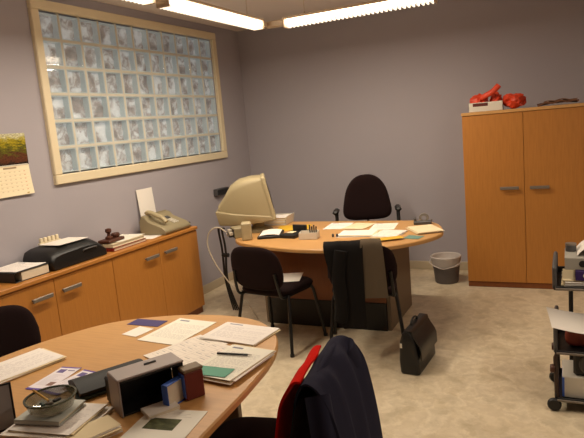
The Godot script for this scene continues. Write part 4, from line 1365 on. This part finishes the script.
	sheet(st, 10, 12, func(u: float, v: float) -> Vector3:
		var k := v
		return Vector3(-0.125 + 0.21 * u + 0.03 * k, y + 0.225 - 0.08 * k - 0.03 * u, -3.225 - 0.1 * (1.0 - k) + 0.012 * sin(u * 3.0)), 0.0016)
	tag(part("paper", st, M.paper), "white sheets leaning out over the left of the middle tier", "paper")
	o = ream("paper_stack", "stack of printed papers lying on the trolley's middle tier", Vector3(0.2, y, -3.4), Vector3(0.22, 0.06, 0.24), 0.0, M.letter, 6, "papers", 0.006)
	o = thing("pouch", "red and grey pouch on the middle tier below the sheets", "pouch", Vector3(0.03, y, -3.36))
	st = mb()
	pad(st, super_oval(0.13, 0.1, 3.0), 0.06, func(x: float, yy: float) -> float: return 0.0, Transform3D(Basis(Vector3.UP, 0.0), Vector3(0, 0.052, 0)))
	part("pouch", st, mat(Color(0.5, 0.2, 0.12), 0.6), o)
	part("zip", tube_mesh(spline([Vector3(-0.05, 0.09, 0.012), Vector3(0, 0.098, 0.018), Vector3(0.05, 0.09, 0.012)], 10), 0.006, 8), M.grey_plastic, o)
	y = 0.0645
	o = thing("binder_box", "white binder box with blue edge on the bottom tier", "box", Vector3(0.12, y, -3.4))
	part("case", box_mesh(Vector3(0.34, 0.12, 0.24), 0.004, Vector3(0, 0.0605, 0)), M.white_plastic, o)
	part("blue_edge", box_mesh(Vector3(0.012, 0.11, 0.244), 0.002, Vector3(-0.165, 0.06, 0.003)), M.blue, o)
	o = thing("loudspeaker", "black round-fronted loudspeaker under the middle tier", "speaker", Vector3(0.14, y + 0.1215, -3.4))
	part("cabinet", box_mesh(Vector3(0.27, 0.135, 0.2), 0.012, Vector3(0, 0.068, 0)), M.plinth, o)
	st = mb()
	lathe(st, [Vector2(0, 0.006), Vector2(0.03, 0.004), Vector2(0.05, 0.01), Vector2(0.056, 0.008), Vector2(0.058, 0.0)], 28, Transform3D(Basis(Vector3.RIGHT, PI / 2), Vector3(-0.05, 0.068, 0.1)))
	part("cone", st, M.grey_plastic, o)

func make_chairs_and_clothes() -> void:
	visitor_chair("black visitor chair turned to the far desk with white paper on seat", Vector3(-2.06, 0, -3.85), -0.18)
	paper("paper", "white paper lying on the seat of the left visitor chair", Vector3(-1.99, 0.4935, -3.94), Vector2(0.2, 0.26), 0.3, M.paper, "", 0.002)
	var m_at := Vector3(-1.37, 0, -3.93)
	var m_turn := 0.3
	visitor_chair("black visitor chair draped with dark coat and khaki scarf", m_at, m_turn)
	var c := thing("coat", "dark grey coat hung over the left half of the middle chair back", "coat", m_at, m_turn)
	part("cloth", drape([Vector2(0.15, 0.56), Vector2(0.175, 0.72), Vector2(0.22, 0.825), Vector2(0.265, 0.848), Vector2(0.31, 0.81), Vector2(0.315, 0.66), Vector2(0.31, 0.47), Vector2(0.305, 0.245)], func(v: float) -> float: return -0.25 + 0.1 * smoothstep(0.55, 1.0, v), func(v: float) -> float: return 0.02 - 0.01 * v, 0.03, 3.0), M.charcoal, c)
	part("sleeve", tube_mesh(spline([Vector3(-0.13, 0.8, 0.33), Vector3(-0.16, 0.62, 0.335), Vector3(-0.15, 0.42, 0.335), Vector3(-0.17, 0.3, 0.33)], 20), 0.045, 12, 0.5), M.charcoal, c)
	c = thing("scarf", "khaki grey scarf hung beside the dark coat on the middle chair", "scarf", m_at, m_turn)
	part("cloth", drape([Vector2(0.15, 0.6), Vector2(0.175, 0.74), Vector2(0.22, 0.83), Vector2(0.265, 0.852), Vector2(0.31, 0.81), Vector2(0.31, 0.65), Vector2(0.305, 0.455)], func(v: float) -> float: return 0.012 - 0.02 * v, func(v: float) -> float: return 0.11 + 0.06 * v, 0.02, 9.0, 16, 36), M.khaki, c)
	make_office_chair()
	visitor_chair("dark visitor chair at the left of the near table, cut by the frame", Vector3(-2.61, 0, -1.94), -1.85)
	# chair with the jacket
	var n_at := Vector3(-1.06, 0, -1.73)
	var n_turn := 1.72
	visitor_chair("dark visitor chair pushed under the near table wearing the navy jacket", n_at, n_turn)
	var j := thing("jacket", "navy jacket with bright red lining over the nearest chair back", "jacket", n_at, n_turn)
	part("cloth", drape([Vector2(0.2, 0.5), Vector2(0.215, 0.7), Vector2(0.238, 0.81), Vector2(0.275, 0.842), Vector2(0.31, 0.815), Vector2(0.34, 0.7), Vector2(0.37, 0.5), Vector2(0.39, 0.28)], func(v: float) -> float: return -0.2 - 0.08 * smoothstep(0.2, 0.9, v), func(v: float) -> float: return 0.2 + 0.08 * smoothstep(0.2, 0.9, v), 0.04, 5.0, 30, 44), M.navy, j)
	part("lining", drape([Vector2(0.13, 0.5), Vector2(0.145, 0.62), Vector2(0.165, 0.74), Vector2(0.19, 0.805), Vector2(0.215, 0.838), Vector2(0.24, 0.842)], func(v: float) -> float: return -0.2, func(v: float) -> float: return 0.11, 0.012, 8.0, 20, 26), M.lining, j)
	for s in [-1, 1]:
		part("sleeve", tube_mesh(spline([Vector3(s * 0.2, 0.8, 0.3), Vector3(s * 0.255, 0.66, 0.33), Vector3(s * 0.26, 0.45, 0.345), Vector3(s * 0.24, 0.25, 0.35)], 24), 0.055, 14, 0.75), M.navy, j)
	part("collar", tube_mesh(spline([Vector3(-0.12, 0.825, 0.285), Vector3(0, 0.838, 0.29), Vector3(0.12, 0.825, 0.285)], 14), 0.022, 10, 0.6), M.navy, j)

func make_lamps() -> void:
	var y := 2.475
	var xl := -2.335
	var zb := -4.62
	lamp_unit(Vector3(-1.52, y, zb), 0.0, 1.24, "hung fluorescent lamp parallel to the back wall, right of the corner joint")
	lamp_unit(Vector3(xl, y, -3.845), PI / 2, 1.29, "hung fluorescent lamp left of the corner joint, along the glass-block wall")
	lamp_unit(Vector3(xl, y, -2.4), PI / 2, 1.32, "hung fluorescent lamp cut by the top edge, nearest on the glass-block side")
	lamp_unit(Vector3(0.8, y, -2.6), PI / 2, 1.32, "hung fluorescent lamp of the right row, beyond the picture above the trolley")
	for g in [[Vector3(xl, y, zb), "corner joint linking the two rows of hung fluorescent lamps"]]:
		var t := thing("lamp_joint", g[1], "lamp joint", g[0])
		var st := mb()
		bx(st, Vector3(0.08, 0.045, 0), Vector3(0.2, 0.05, 0.07), 0.008)
		bx(st, Vector3(0, 0.045, 0.06), Vector3(0.07, 0.05, 0.12), 0.008)
		part("elbow", st, M.lamp_white, t)
	for g in [[Vector3(xl, y, -3.135), PI / 2, 0.13, "straight joint between the two left lamp units"], [Vector3(-0.81, y, zb), 0.0, 0.15, "straight joint at the right end of the back lamp"]]:
		var t := thing("lamp_joint", g[3], "lamp joint", g[0], g[1])
		part("sleeve", box_mesh(Vector3(g[2], 0.05, 0.07), 0.008, Vector3(0, 0.045, 0)), M.lamp_white, t)

func _ready() -> void:
	rng.seed = 11
	make_camera_and_light()
	make_materials()
	make_lamps()
	make_room()
	make_window()
	make_wardrobe()
	make_credenza()
	make_far_desk()
	make_near_desk()
	make_chairs_and_clothes()
	make_trolley()
	make_wall_things()
	make_cabinet_things()
	make_far_desk_things()
	make_near_desk_things()
	make_floor_things()
